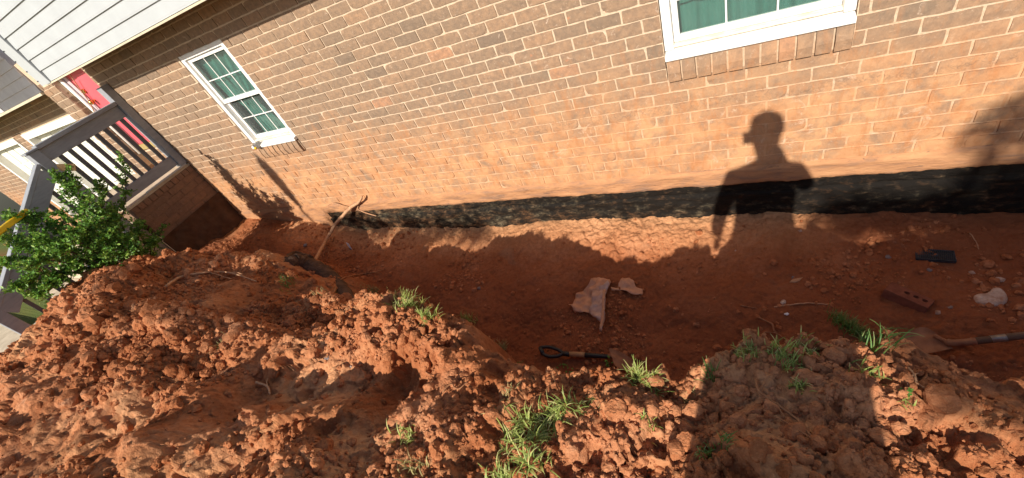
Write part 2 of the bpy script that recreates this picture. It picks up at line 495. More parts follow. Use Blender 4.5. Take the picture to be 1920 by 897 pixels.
FLOOR = np.array([(-5.4,0,-.12),(-5.4,-.8,-.02),(-4.8,-.3,-.15),(-4.4,0,-.22),(-4.0,0,-.26),(-3.8,0,-.36),(-3.3,0,-.40),(-2.5,0,-.42),
    (-1.9,0,-.436),(-1,0,-.40),(-.3,0,-.39),(.5,0,-.42),(1.1,0,-.46),(1.75,0,-.5),(3,0,-.5),(-4.4,-.5,-.22),(-3.9,-.5,-.3),(-3.2,-.5,-.42),(-2,-.6,-.52),
    (-1,-.6,-.52),(0,-.6,-.50),(1,-.6,-.5),(1.8,-.6,-.52),(-3,-1,-.42),(-2,-1.1,-.56),(-1,-1.1,-.6),(0,-1.1,-.6),(1,-1.1,-.55),(-2,-1.6,-.6),(0,-1.6,-.62),(2,-1.6,-.55),(-4.2,-1,-.15),(-5,-1.2,0)])
OUT = [P(*a) for a in [(240,485,.60),(330,465,.52),(400,455,.42),(480,455,.30),(560,500,.12),(620,530,.08),(650,560,.30),(710,545,.48),(780,575,.48),(870,600,.46),
    (950,665,.45),(1040,700,.44),(1120,705,.49),(1200,710,.51),(1260,715,.49),(1320,715,.49),(1360,680,.52),(1410,655,.54),(1480,665,.50),(1560,655,.50),(1650,662,.47),
    (1780,684,.46),(1900,700,.45),(0,690,.56),(90,600,.66),(80,560,.62),(150,520,.70),(200,512,.78),(260,535,.80),(300,565,.79),(325,600,.72),(150,600,.78),(230,620,.70),(330,640,.64),
    (400,490,.30),(460,625,.22),(540,600,.24),(600,600,.26),(400,560,.32),(500,550,.24),(450,510,.22),(350,520,.38),(560,545,.12),(380,600,.32),(430,652,.55),(500,678,.52),(560,692,.49),(615,668,.50),(655,630,.50),(400,705,.50),(500,735,.47),(600,735,.43),(680,715,.41),(780,745,.42),
    (0,760,.78),(150,670,.76),(250,690,.76),(330,750,.73),(430,790,.71),(540,800,.69),(640,790,.65),(720,775,.60),(350,690,.58),(850,850,.62),(950,800,.56),
    (700,600,.57),(760,635,.59),(850,665,.58),(900,700,.54),(670,575,.47),(200,850,.86),(500,880,.80),(800,890,.70),(1000,880,.63),(1010,790,.57),(1150,800,.56),
    (1250,850,.60),(1300,760,.54),(1450,760,.60),(1450,870,.66),(1600,720,.58),(1600,880,.66),(1750,760,.53),(1850,800,.55),(1900,880,.56),(1700,840,.58)]]
OUT += [(-5.3,-1.5,.12),(-5.3,-2.2,.12),(-5.4,-3,.1),(-6,-2,.05),(-6,-1,.05),(-5.15,-1.1,.25),(-4.6,-3.3,.5),(-5,-4,.3),(-3,-3.6,.6),(-1,-3.2,.55),(.5,-2.9,.47),(.5,-3.4,.45),(1.6,-2.6,.5),
        (2.0,-2,.45),(2.5,-1.6,.42),(1.35,-1.6,.46),(1.3,-1.9,.54),(3.2,-2,.42),(2,-3.5,.42),(-2,-4.5,.45),(-5,-5,.3),(3,-5,.4),(-6.5,-4,.15),(-7,-1,.05)]
OUT = np.array(OUT)
LIP = np.array([(-6.2,-1.4),(-5.2,-1.35),(-4.67,-1.34),(-4.15,-1.16),(-3.75,-1.05),(-3.34,-1.0),(-2.87,-1.12),(-2.3,-1.33),(-1.93,-1.43),(-1.5,-1.45),(-1.17,-1.54),(-.83,-1.60),(-.54,-1.75),
    (-.3,-1.80),(-.12,-1.81),(.03,-1.80),(.14,-1.80),(.23,-1.78),(.3,-1.70),(.38,-1.64),(.48,-1.65),(.6,-1.59),(.74,-1.55),(.9,-1.57),(.98,-1.59),(1.05,-1.56),(1.5,-1.5),(2.5,-1.45),(4,-1.4)])

def idw(pts, x, y, soft=.03):
    num = np.zeros_like(x); den = np.zeros_like(x)
    for a, b, z in pts:
        w = 1.0 / ((x - a)**2 + (y - b)**2 + soft) ** 2.2
        num += w * z; den += w
    return num / den

def height(x, y):
    """returns height and how much of the point belongs to the spoil (1) or the trench floor (0)"""
    wob = (fbm(x*4, y*4, 3, 3) - .5) * .16
    ylip = np.interp(x, LIP[:,0], LIP[:,1]) + wob
    w = np.interp(x, [-5, -3.4, -2.6, -1.9, 4], [.55, .6, .5, .16, .13])
    s = np.clip((y - ylip) / w + .15, 0, 1); s = s*s*(3-2*s)
    zf = idw(FLOOR, x, y, .06); zo = idw(OUT, x, y, .012)
    far = np.clip((np.maximum(np.abs(x+1.5) - 6, np.abs(y) - 5)) / 5, 0, 1)
    side = np.clip((-5.2 - x) / .6, 0, 1)
    base = .42 * (1 - side) + .05 * side
    zo = zo * (1 - far) + base * far
    zo = zo * (1 - side) + base * side
    sp = 1 - s
    rough = sp * (1 - far) * (1 - side)
    rough = rough * (1 - .62*np.exp(-(((x+3.35)/.75)**2 + ((y+1.35)/.38)**2)))
    bank = np.clip(4*s*(1-s), 0, 1) * (1-far) * (1-side) * .75
    rough = np.maximum(rough, bank)
    n = (fbm(x*3.1, y*3.1, 21, 4) - .5) * .13 * rough
    n += (fbm(x*9, y*9, 31, 3) - .5) * .05 * rough
    wx = x + (vnoise(x*11, y*11, 5) - .5) * .05; wy = y + (vnoise(x*11, y*11, 6) - .5) * .05
    cr = np.clip(fbm(x*1.9+2, y*1.9, 77, 4)*4.2 - 1.55, .10, 1)          # crumbly here, packed smooth there
    patch = cr * 1.05
    w2 = (fbm(x*14, y*14, 15, 3)-.5)*.07; w3 = (fbm(x*14+9, y*14, 16, 3)-.5)*.07
    n += plates((x+w2)*5.2, (y+w3)*5.2, 301) * .050 * rough
    n += plates((x+w2)*13, (y+w3)*13, 311) * .024 * rough * (.4+.6*cr)
    n += clods(wx*9, wy*9, 41) * .040 * rough * patch * np.clip(fbm(x*2.2, y*2.2, 61, 2)*6-2.6, 0, 1)
    n += (fbm(x*22, y*22, 33, 4, .6) - .5) * .030 * rough
    n += clods(wx*19, wy*19, 51) * .030 * rough * patch
    n += clods(wx*46, wy*46, 61) * .014 * rough * cr
    fl = s * (1 - far)
    n += (fbm(x*2.7, y*2.7, 91, 4) - .5) * .07 * fl
    n += clods(wx*15, wy*15, 71) * .022 * fl * np.clip(fbm(x*3, y*3, 95, 3) * 3.2 - 1.4, 0, 1)
    n += clods(wx*38, wy*38, 73) * .012 * fl * np.clip(fbm(x*5, y*5, 97, 3) * 2.6 - .75, .38, 1)
    n += (fbm(x*17, y*17, 98, 4, .6) - .5) * .026 * fl
    n += (fbm(x*60, y*60, 99, 2) - .5) * (.006 + .004*rough)
    n -= np.clip(clods(wx*12+.3, wy*12, 141) - .34, 0, 1) * .16 * rough * np.clip(fbm(x*3.3, y*3.3, 151, 2)*5-2.1, 0, 1)
    return s*zf + (1-s)*zo + n, s, rough

def axis(seg):
    out = [seg[0][0]]
    for a, b, d0, d1 in seg:
        t = a
        while t < b:
            u = (t - a) / (b - a)
            t += d0 + (d1 - d0) * u
            out.append(min(t, b))
    return np.unique(np.array(out))
gx = axis([(-60,-7,6,.25),(-7,-5.4,.08,.018),(-5.4,-1.6,.0125,.0062),(-1.6,1.35,.0052,.0052),(1.35,3.2,.008,.06),(3.2,60,.1,7)])
gy = axis([(-60,-4,6,.12),(-4,-3.1,.05,.012),(-3.1,-2.5,.008,.006),(-2.5,-1.35,.0052,.0052),(-1.35,0.012,.0065,.008)])
GX, GY = np.meshgrid(gx, gy)
GZ, GS, GR = height(GX, GY)
nx, ny = len(gx), len(gy)
V = np.stack([GX, GY, GZ], -1).reshape(-1, 3)
# small sideways jitter so that clods undercut a little
jit = GR.reshape(-1) * .006
V[:,0] += (vnoise(V[:,0]*70, V[:,1]*70, 7) - .5) * 2 * jit
V[:,1] += (vnoise(V[:,0]*70, V[:,1]*70, 8) - .5) * 2 * jit
ii = np.arange(nx-1)[None,:] + np.arange(ny-1)[:,None]*nx
F = np.stack([ii, ii+1, ii+1+nx, ii+nx], -1).reshape(-1, 4)
dry = np.clip(1 - (-GY)/.42, 0, 1) * (GX > -4.4) * np.clip((1.1-GX)/.5, 0, 1) * .9 + .75*np.clip(fbm(GX*3, GY*3, 123, 5)*3.4-1.6, 0, 1)*GR  # sunlit strip by the wall painted paler, plus random dusty patches
moist_shade = GS * np.maximum(np.clip((-GY-.25)/.4, 0, 1), np.clip((GX-.75)/.4, 0, 1)) * .95 + np.clip(fbm(GX*2.2+4, GY*2.2, 131, 4)*3-1.7, 0, 1)*.35*(1-dry.clip(0,1))  # trench-floor shade put into the colour, plus random damp patches
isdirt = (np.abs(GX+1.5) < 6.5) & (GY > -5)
ground = mesh_np('ground', V, F, M_soil, None, True, {'lawn': np.maximum(np.clip((np.maximum(np.abs(GX+1.5)-6, -GY-5)), 0, 1), np.clip((-5.3-GX)/.3, 0, 1)).ravel(), 'dry': dry.clip(0,1).ravel(), 'moist_shade': moist_shade.clip(0,1).ravel()})  # 'dry' holds the painted sunlit strip as well as dusty patches
tag(ground, kind='structure')

gxl, gyl = gx.tolist(), gy.tolist()
def gz(x, y):
    i = min(max(int(np.searchsorted(gx, x)) - 1, 0), nx-2); j = min(max(int(np.searchsorted(gy, y)) - 1, 0), ny-2)
    u = (x-gx[i])/(gx[i+1]-gx[i]); v = (y-gy[j])/(gy[j+1]-gy[j]); u = min(max(u,0),1); v = min(max(v,0),1)
    return (GZ[j,i]*(1-u)+GZ[j,i+1]*u)*(1-v) + (GZ[j+1,i]*(1-u)+GZ[j+1,i+1]*u)*v
def gz_avg(x, y, r=.03):
    return sum(gz(x+a*r, y+b*r) for a in (-1,0,1) for b in (-1,0,1)) / 9
def hit(px, py, lift=0.0, smooth=False):
    d = ray(px, py); t = .6
    while t < 14:
        p = CC + d*t
        if p[1] > 0: return Vector((p[0], 0, p[2]))
        if p[2] < (gz_avg(p[0], p[1]) if smooth else gz(p[0], p[1])) + lift: return Vector(p)
        t += .006
    return Vector(CC + d*4)


# ================================================================== THE HOUSE
CH = .0762                      # course height
BL = .2032                      # brick module
house = tag(empty('brick_house', (-2, .4, 0)), 'brown brick house wall with clay-stained lower courses, black foundation band and white overhanging siding', 'house')

def brick_geo(u0, u1, v0, v1, amp=1.0):
    """front grid 6x3, edges rolled back, plus a back ring.  (u, v, w) with w outward"""
    us = np.linspace(u0, u1, 6); vs = np.linspace(v0, v1, 3)
    pts = []; 
    wt = rnd.uniform(-.0018, .0022) * amp; tl = rnd.uniform(-.0015, .0015)
    for j, v in enumerate(vs):
        for i, u in enumerate(us):
            e = (i in (0, 5)) + (j in (0, 2))
            pts.append((u + rnd.uniform(-.0018, .0018), v + rnd.uniform(-.0019, .0019),
                        wt + tl*(i-2.5)/2.5 + rnd.uniform(-.0009, .0009) - (.0012 if e else 0) - (.0016 if e == 2 else 0)))
    if rnd.random() < .17:                                   # a chipped corner
        k = rnd.choice((0, 5, 12, 17)); p = pts[k]; pts[k] = (p[0] + (.007 if k in (0,12) else -.007), p[1] + (.005 if k < 6 else -.005), p[2]-.003)
    ring = [0,1,2,3,4,5,11,17,16,15,14,13,12,6]
    faces = []
    for j in range(2):
        for i in range(5):
            a = j*6+i; faces.append((a, a+1, a+7, a+6))
    n = len(pts)
    for k in ring:
        p = pts[k]; pts.append((p[0], p[1], -.03))
    for k in range(len(ring)):
        k2 = (k+1) % len(ring)
        faces.append((ring[k2], ring[k], n+k, n+k2))
    return pts, faces

class Bricks:
    def __init__(s): s.list = []
    def add(s, pts, faces, tint, centre): s.list.append((pts, faces, tint, centre))

def course_bricks(u0, u1, k0, k1, fr, openings=(), parity=0, out=None, extra_tint=0.0):
    """fr maps (u,v,w) to world; openings are (u0,u1,v0,v1)"""
    for k in range(k0, k1):
        z0 = k*CH + .0056; z1 = (k+1)*CH - .0056
        off = 0.0 if (k + parity) % 2 == 0 else .5
        i0 = math.floor(u0/BL - off) - 1; i1 = math.ceil(u1/BL - off) + 1
        for i in range(i0, i1):
            segs = [(max(u0, (i+off)*BL + .0056), min(u1, (i+1+off)*BL - .0056))]
            for (a, b, c, d) in openings:
                if z1 > c + .02 and z0 < d - .02:
                    ns = []
                    for (s0, s1) in segs:
                        if s1 <= a or s0 >= b: ns.append((s0, s1)); continue
                        if s0 < a: ns.append((s0, a - .004))
                        if s1 > b: ns.append((b + .004, s1))
                    segs = ns
            for (s0, s1) in segs:
                if s1 - s0 < .022: continue
                pts, fc = brick_geo(s0, s1, z0, z1)
                out.append(([fr(*p) for p in pts], fc, min(1, max(0, rnd.gauss(.50, .165) + extra_tint)), fr((s0+s1)/2, (z0+z1)/2, 0)))

def in_frame_size(c, size=.2):
    q = CR @ (np.array(c) - CC)
    if q[2] <= .05: return 0
    px, py = 960 + CF*q[0]/q[2], 448.5 + CF*q[1]/q[2]
    if -60 < px < 1980 and -60 < py < 957: return size * CF / q[2]
    return 0

def emit(bricks, parent, limit, mat=None, name='brick'):
    """the ones that show largest as parts, the rest as one part"""
    order = sorted(range(len(bricks)), key=lambda i: -in_frame_size(bricks[i][3]))
    single = set(i for i in order[:limit] if in_frame_size(bricks[i][3]) > 0)
    V = []; F = []; T = []
    for i, (pts, fc, t, c) in enumerate(bricks):
        if i in single:
            mb = MB(); mb.v = pts; mb.f = fc
            mb.build(name, mat or M_brick, parent, False, 0, [t]*len(pts))
        else:
            b = len(V); V += pts; F += [tuple(b+q for q in f) for f in fc]; T += [t]*len(pts)
    if V:
        mb = MB(); mb.v = V; mb.f = F
        tag(mb.build('remaining_brick', mat or M_brick, parent, False, 0, T), kind='stuff')

W1 = (-4.04, -3.345, .665, 1.765)     # far window opening incl. its brick sill
W2 = (-.004, .866, .686, 1.765)       # near window opening
DO = (-6.405, -5.60, .78, 2.02)       # doorway

fr_main = lambda u, v, w: (u, -w, v)
wall = MB()
yb0, yb1 = .0066, .12
XL, XR = -6.77, 3.4
for (a, b, c, d) in ((XL, DO[0], 0, 2.3), (DO[1], W1[0], 0, 2.3), (W1[1], W2[0], 0, 2.3), (W2[1], XR, 0, 2.3),
                     (DO[0], DO[1], 0, DO[2]), (W1[0], W1[1], 0, W1[2]), (W2[0], W2[1], 0, W2[2]), (DO[0], DO[1], DO[3], 2.3), (W1[0], W1[1], W1[3], 2.3), (W2[0], W2[1], W2[3], 2.3)):
    wall.box(a, b, yb0, yb1, c, d)
wall_o = wall.build('brick_wall', M_mortar, house)
bl = []
course_bricks(XL, XR, 0, 27, fr_main, (W1, W2, DO), 0, bl)
# pier return seen in the doorway
course_bricks(0.004, .10, 10, 27, lambda u, v, w: (DO[0] + w - .0, u, v), (), 0, bl)
emit(bl, wall_o, 262)

# brick behind and under the door, and the garage front farther back
back = MB(); back.box(DO[0]-.05, DO[1]+.3, .125, .16, .6, 1.02)
bw = back.build('door_base_wall', M_mortar, house)
bl = []; course_bricks(DO[0]-.05, DO[1]+.2, 9, 13, lambda u, v, w: (u, .12 - w, v), (), 1, bl); emit(bl, bw, 0)

# rough mortar ledge under the bricks and the black coated footing
def strip(name, x0, x1, zt, zb, y, mat, amp, nx_=420, nz_=12, seed=3, ends=None, topbulge=0.0, groove=False):
    xs = np.linspace(x0, x1, nx_); ts = np.linspace(0, 1, nz_)
    X, T = np.meshgrid(xs, ts)
    top = zt(X) if callable(zt) else zt + X*0
    bot = zb(X) if callable(zb) else zb + X*0
    Z = top + (bot-top)*T
    Y = y - (fbm(X*6, Z*14, seed, 4) - .4)*amp - topbulge*np.sin(np.clip(T,0,1)*math.pi)**.5
    if groove: Y = Y + .010*np.exp(-((Z+.205)/.006)**2) - .012*np.clip((-.205-Z)/.02, 0, 1) - (clods(X*10, Z*16, 405)**2)*.02
    Y = np.where((T == 0), y + .03, Y); 
    Y = np.where((T == 1), y + .03, Y)
    Vv = np.stack([X, Y, Z], -1).reshape(-1, 3)
    i2 = np.arange(nx_-1)[None,:] + np.arange(nz_-1)[:,None]*nx_
    Fv = np.stack([i2, i2+nx_, i2+1+nx_, i2+1], -1).reshape(-1, 4)
    return mesh_np(name, Vv, Fv, mat, house, True)
strip('mortar_ledge', -3.80, 3.4, lambda X: .006 + (fbm(X*5, X*0, 8, 4)-.5)*.014, lambda X: -.136 + (fbm(X*2, X*0+4, 9, 3)-.5)*.012 + (fbm(X*30, X*0+4, 12, 4)-.5)*.014, -.018, M_parge, .030, 700, 9, 5)
strip('black_footing', -3.80, 3.4, -.10, -.72, .004, M_tar, .016, 900, 60, 15, groove=True)
strip('clay_smeared_footing', -6.0, -3.77, .006, -.6, -.004, M_parge, .04, 260, 22, 25)

# white siding of the overhanging upper storey: y = -0.376, bottom 2.01, ends at x = -5.34
def siding(x0, x1, yf, z0, n, mat, name, exposure=.1, lap=.011):
    body = MB(); body.box(x0+.003, x1, yf+.014, yf+.06, z0, z0 + n*exposure)
    so = body.build(name, mat, house)
    prof = MB(); prof.v = [(x, y, z) for x in (x0, x1) for (y, z) in ((yf-lap, 0), (yf-lap+.001, .016), (yf+.001, exposure+.002), (yf+.012, exposure+.002), (yf+.012, .0))]
    prof.f = [(0,5,6,1),(1,6,7,2),(2,7,8,3),(3,8,9,4),(4,9,5,0),(0,1,2,3,4),(9,8,7,6,5)]
    first = None
    for k in range(n):
        if first is None:
            first = prof.build('siding_board', mat, so); o = first; base_inv = o.matrix_parent_inverse.copy()
        else:
            o = first.copy(); COL.objects.link(o); o.parent = so; o.matrix_parent_inverse = base_inv
        o.location = (0, 0, z0 + k*exposure)
    return so
siding(-5.335, 3.4, -.376, 2.01, 12, M_white, 'upper_siding')
# strip that closes the underside, the soffit and the corner post with its nail tabs
MB().box(-5.56, 3.4, -.395, -.36, 1.993, 2.006).build('drip_trim', M_beige, house)
MB().box(-5.56, 3.4, -.358, .0, 2.022, 2.04).build('soffit', M_beige, house)
ct = MB().box(-5.435, -5.338, -.402, -.30, 2.0, 3.2); ct.box(-5.56, -5.437, -.394, -.30, 2.0, 3.2)
cto = ct.build('corner_trim', M_white, house, bevel=.004)
for k in range(12):
    MB().box(-5.556, -5.53, -.3975, -.3945, 2.05 + k*.098, 2.058 + k*.098).build('nail_tab', M_black, cto)
MB().box(-5.55, -5.34, -.30, .0, 2.04, 3.2).build('overhang_end', M_white, house)

# ---- wing farther back: shaded siding, brick, garage doors
siding(-8.15, -6.775, -.005, 1.985, 9, M_gray_siding, 'wing_siding')
siding(-13.2, -8.27, -.005, 1.985, 9, M_white, 'far_wing_siding')
MB().box(-8.27, -8.15, -.02, .05, 1.985, 2.9).build('corner_board', M_gray_siding, house)
MB().box(-13.2, -6.775, -.03, .03, 1.955, 1.982).build('wing_drip_trim', M_beige, house)
MB().box(-13.2, -6.775, .03, .44, 1.962, 1.98).build('wing_soffit', M_beige, house)
MB().box(-8.2, -6.80, -1.26, .02, 2.80, 2.86).build('shading_eave', M_white, house)  # unseen eave added to shade the wing siding
GY0 = .42
ww = MB()
GA = (-10.02, -7.62, -.1, 1.64); GB = (-12.2, -10.42, -.1, 1.64)
for (a, b, c, d) in ((GA[1], -6.6, -.5, 2.0), (GB[1], GA[0], -.5, 2.0), (-14.2, GB[0], -.5, 2.0), (GA[0], GA[1], GA[3], 2.0), (GB[0], GB[1], GB[3], 2.0)):
    ww.box(a, b, GY0+.006, GY0+.12, c, d)
gw = ww.build('garage_wall', M_mortar, house)
bl = []; course_bricks(-14.2, -6.75, -5, 26, lambda u, v, w: (u, GY0 - w, v), (GA, GB), 0, bl); emit(bl, gw, 0)
MB().box(-6.76, -6.60, .12, .54, -.5, 2.0).build('pier_return', M_mortar, house)
for g in (GA, GB):
    gd = MB().box(g[0]+.08, g[1]-.08, GY0+.10, GY0+.14, g[2], g[3]-.1).build('garage_door', M_garage, house)
    for r in range(4):
        for c in range(4):
            w_ = (g[1]-g[0]-.28)/4; h_ = .38
            x0 = g[0]+.14 + c*w_; z0 = g[2]+.05 + r*.42
            MB().box(x0+.03, x0+w_-.03, GY0+.088, GY0+.0995, z0, min(z0+h_, g[3]-.13)).build('raised_panel', M_garage, gd, bevel=.004)
    tr = MB().box(g[0], g[1], GY0-.02, GY0+.10, g[3]-.1, g[3]-.002)
    tr.box(g[0], g[0]+.08, GY0-.018, GY0+.10, g[2], g[3]-.103).box(g[1]-.08, g[1], GY0-.018, GY0+.10, g[2], g[3]-.103)
    tr.build('garage_door_trim', M_frame, house, bevel=.004)

# ---- red front door in its recess
dr = MB().box(-6.27, -5.3, .118, .16, 1.10, 2.2).build('front_door', M_door, house)
MB().box(-6.10, -5.75, .108, .1178, 1.58, 1.98).build('door_panel', M_door, dr, bevel=.006)
MB().box(-6.10, -5.75, .108, .1178, 1.18, 1.48).build('door_panel', M_door, dr, bevel=.006)
MB().box(-6.345, -6.272, .10, .15, 1.02, 2.2).build('door_jamb', M_jamb, house)
MB().tube([(-6.372, .085, 1.0), (-6.372, .085, 2.2)], .024, 8).build('storm_door_trim', M_frame, house, True)
MB().box(-6.34, -5.4, .09, .15, 1.03, 1.098).build('threshold', M_mustard, house)
kb = MB(); kb.tube([(-6.215,.117,1.70),(-6.215,.085,1.70)], .014, 10); kb.tube([(-6.215,.088,1.70),(-6.215,.07,1.70),(-6.215,.05,1.70)], [.018,.03,.02], 12)
kb.build('door_knob', M_brass, dr, True)
kb = MB(); kb.tube([(-6.222,.117,1.82),(-6.222,.095,1.82)], .026, 12); kb.tube([(-6.222,.096,1.835),(-6.222,.08,1.815)], .007, 6)
kb.build('deadbolt', M_brass, dr, True)
c = [(-6.02,.10,2.10),(-6.08,.085,2.02),(-6.12,.08,1.95),(-6.18,.085,1.88),(-6.222,.085,1.815),(-6.26,.08,1.72),(-6.33,.055,1.60),(-6.352,.05,1.52)]
MB().tube(c, .006, 6).build('door_cord', M_cord, house, True)

# ---- windows
def window(op, label_part, zs, near):
    x0, x1 = op[0]+.004, op[1]-.004; z0, z1 = zs, op[3]-.004
    if near: z0 = zs
    w = MB().box(x0, x1, .055, .14, z0-.02, z0+.0)          # carrier piece behind the sill
    wo = w.build('window', M_frame, house)
    fr = MB()
    t = .048
    fr.box(x0, x0+t, .012, .085, z0+.045, z1).box(x1-t, x1, .012, .085, z0+.045, z1).box(x0+t, x1-t, .014, .085, z1-t, z1)
    fr.build('frame', M_frame, wo, bevel=.004)
    s = MB()
    s.v = [(x0,-.030,z0),(x1,-.030,z0),(x1,-.030,z0+.028),(x0,-.030,z0+.028),(x0,.08,z0),(x1,.08,z0),(x1,.08,z0+.05),(x0,.08,z0+.05)]
    s.f = [(0,1,2,3),(3,2,6,7),(1,5,6,2),(4,0,3,7),(5,4,7,6),(4,5,1,0)]
    s.build('sill', M_frame, wo, bevel=.004)
    MB().box(x0+t, x1-t, .022, .084, z0+.0520, z0+.066).build('inner_sill', M_sillwood, wo, bevel=.003)
    zm = z0 + .068 + (z1 - t - z0 - .068)*.5
    for (a, b, y) in ((z0+.068, zm+.018, .056), (zm-.018, z1-t, .034)):
        ss = MB(); m_ = .032
        xa, xb = x0+t+.002, x1-t-.002
        ss.box(xa, xa+m_, y, y+.028, a, b).box(xb-m_, xb, y, y+.028, a, b).box(xa+m_, xb-m_, y+.001, y+.028, a, a+.036).box(xa+m_, xb-m_, y+.001, y+.028, b-.034, b)
        so = ss.build('sash', M_frame, wo, bevel=.003)
        yg = y + .016
        MB().box(xa+m_, xb-m_, yg, yg+.003, a+.036, b-.034).build('pane', M_glass, wo)
        gxa, gxb = xa+m_, xb-m_
        for q in (1, 2):
            xx = gxa + (gxb-gxa)*q/3
            MB().box(xx-.0042, xx+.0042, yg-.004, yg-.0008, a+.036, b-.034).build('muntin', M_frame, wo)
        zz = (a+.036+b-.034)/2
        MB().box(gxa, gxb, yg-.0055, yg-.0042, zz-.0042, zz+.0042).build('muntin', M_frame, wo)
    return wo, x0, x1, z0, z1

def curtain(x0, x1, z0, z1, y, parent, gather=None, seed=0):
    n, m = 90, 16
    xs = np.linspace(0, 1, n); zs = np.linspace(0, 1, m)
    U, Z = np.meshgrid(xs, zs)
    zz = z0 + (z1-z0)*Z
    if gather is None: X = x0 + (x1-x0)*U
    else:
        wv = np.interp(Z, [0, .38, .45, 1], gather); c_ = x0 + (x1-x0)*np.interp(Z, [0,.4,1], [.42,.36,.55])
        X = c_ + (U-.5)*(x1-x0)*wv
    Y = y + .014*np.sin(U*46 + seed + 2*Z) + .008*np.sin(U*91+1)
    i2 = np.arange(n-1)[None,:] + np.arange(m-1)[:,None]*n
    mesh_np('curtain', np.stack([X, Y, zz], -1).reshape(-1,3), np.stack([i2,i2+1,i2+1+n,i2+n],-1).reshape(-1,4), M_curtain, parent, True)

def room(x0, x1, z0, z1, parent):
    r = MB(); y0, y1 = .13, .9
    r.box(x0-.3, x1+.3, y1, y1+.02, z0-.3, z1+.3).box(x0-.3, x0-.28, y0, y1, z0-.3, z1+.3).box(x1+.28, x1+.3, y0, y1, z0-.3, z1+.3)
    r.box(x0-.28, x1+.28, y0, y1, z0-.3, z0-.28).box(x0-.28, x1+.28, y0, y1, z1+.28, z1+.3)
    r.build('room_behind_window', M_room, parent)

w1, a, b, c, d = window(W1, 'far', .800, False)
room(a, b, c, d, w1)
curtain(a+.02, b+.10, c+.08, d, .112, w1, [.50, .30, .60, 1.1], 1)
w2, a, b, c, d = window(W2, 'near', .815, True)
room(a, b, c, d, w2)
curtain(a-.1, b+.1, c-.1, d, .15, w2)

# rowlock brick sills: each brick a part, tilted and proud of the wall
def rowlock(x0, x1, z0, z1, n, parent):
    bk = MB().box(x0, x1, -.004, .05, z0+.004, z1-.004).build('sill_mortar', M_mortar, parent)
    wd = (x1-x0)/n
    for k in range(n):
        a = x0 + k*wd + .0055; b = x0 + (k+1)*wd - .0055
        pts = []; t = rnd.gauss(.62, .2)
        for i, x in enumerate((a, b)):
            j = lambda: rnd.uniform(-.0015, .0015)
            pts += [(x+j(), -.026+j(), z0+.002+j()), (x+j(), -.033+j(), z0+(z1-z0)*.45), (x+j(), -.024+j(), z1-.004), (x+j(), .02, z1+.004), (x+j(), .02, z0)]
        f = [(0,1,6,5)[::-1],(1,2,7,6)[::-1],(2,3,8,7)[::-1],(4,0,5,9)[::-1],(0,4,3,2,1)[::-1],(5,6,7,8,9)[::-1]]
        mb = MB(); mb.v = pts; mb.f = f
        mb.build('sill_brick', M_brick, bk, tint=[min(1,max(0,t))]*10)
rowlock(W2[0]+.006, W2[1]-.004, .688, .812, 11, house)
rowlock(W1[0]+.006, W1[1]-.004, .680, .797, 9, house)

q = onp(483, 272, 1, -.03)
lamp = MB().box(-.03, .03, -.035, .028, -.025, .025); lo = lamp.build('wall_box', M_steel, None, bevel=.005); lo.location = (q.x, q.y, q.z)
tag(lo, 'small weathered gray box with yellow cap at far window\'s lower left corner', 'electrical box')
MB().tube([(0,-.034,-.01),(0,-.05,-.014)], .013, 8).build('cap', M_yellow, None, True).parent = lo

# ================================================================== PORCH, RAILING, STEPS
XP = -5.40
porch = tag(empty('brick_porch', (-6.1, -.4, .78)), 'raised brick porch with clay-stained side, in front of the red door', 'porch')
sl_ = MB().box(-6.9, XP-.006, -.82, 0.0, .755, .782).build('porch_floor', M_conc, porch)
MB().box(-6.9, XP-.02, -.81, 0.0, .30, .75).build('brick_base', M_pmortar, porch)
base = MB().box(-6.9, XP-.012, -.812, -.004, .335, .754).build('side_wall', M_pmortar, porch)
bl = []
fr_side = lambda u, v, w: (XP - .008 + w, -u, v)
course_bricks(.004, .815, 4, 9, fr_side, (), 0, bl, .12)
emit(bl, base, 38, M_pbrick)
# header course along the top edge
for k in range(11):
    a = .006 + k*.0736; b = a + .066
    pts, fc = brick_geo(a, b, .690, .752)
    mb = MB(); mb.v = [(XP + w, -u, v) for (u, v, w) in pts]; mb.f = fc
    mb.build('header_brick', M_pbrick, base, tint=[rnd.uniform(.5, .95)]*len(pts))
MB().box(XP-.03, XP+.008, -.56, -.03, .786, .800).build('edge_flashing', M_white, porch)
# rough block below the brick
xs = np.linspace(0, .84, 60); zs = np.linspace(.338, -.5, 50)
X_, Z_ = np.meshgrid(xs, zs)
W_ = (fbm(X_*7, Z_*7, 44, 5)-.45)*.05 + .012*np.exp(-((Z_-.33)/.03)**2)
i2 = np.arange(59)[None,:] + np.arange(49)[:,None]*60
mesh_np('foundation_block', np.stack([XP - .004 + W_, -X_, Z_], -1).reshape(-1,3), np.stack([i2,i2+60,i2+61,i2+1],-1).reshape(-1,4)[:, ::-1], M_concside, porch, True)
MB().box(-6.9, XP-.05, -.83, -.001, -.5, .299).build('foundation_core', M_concside, porch)

steps = tag(empty('concrete_steps', (-6.1, -1.5, .1)), 'stained concrete steps going down from the porch, mostly behind the shrub and the clay pile', 'steps')
for k in range(4):
    MB().box(-6.9, XP-.10, -.83-.29*(k+1), -.832-.29*k, -.3, .62-.165*k).build('step', M_conc, steps, bevel=.008)
walk = MB().box(-9.5, -5.15, -6.0, -1.99, -.2, .132).build('front_walk', M_conc, None, bevel=.01)
tag(walk, kind='structure')

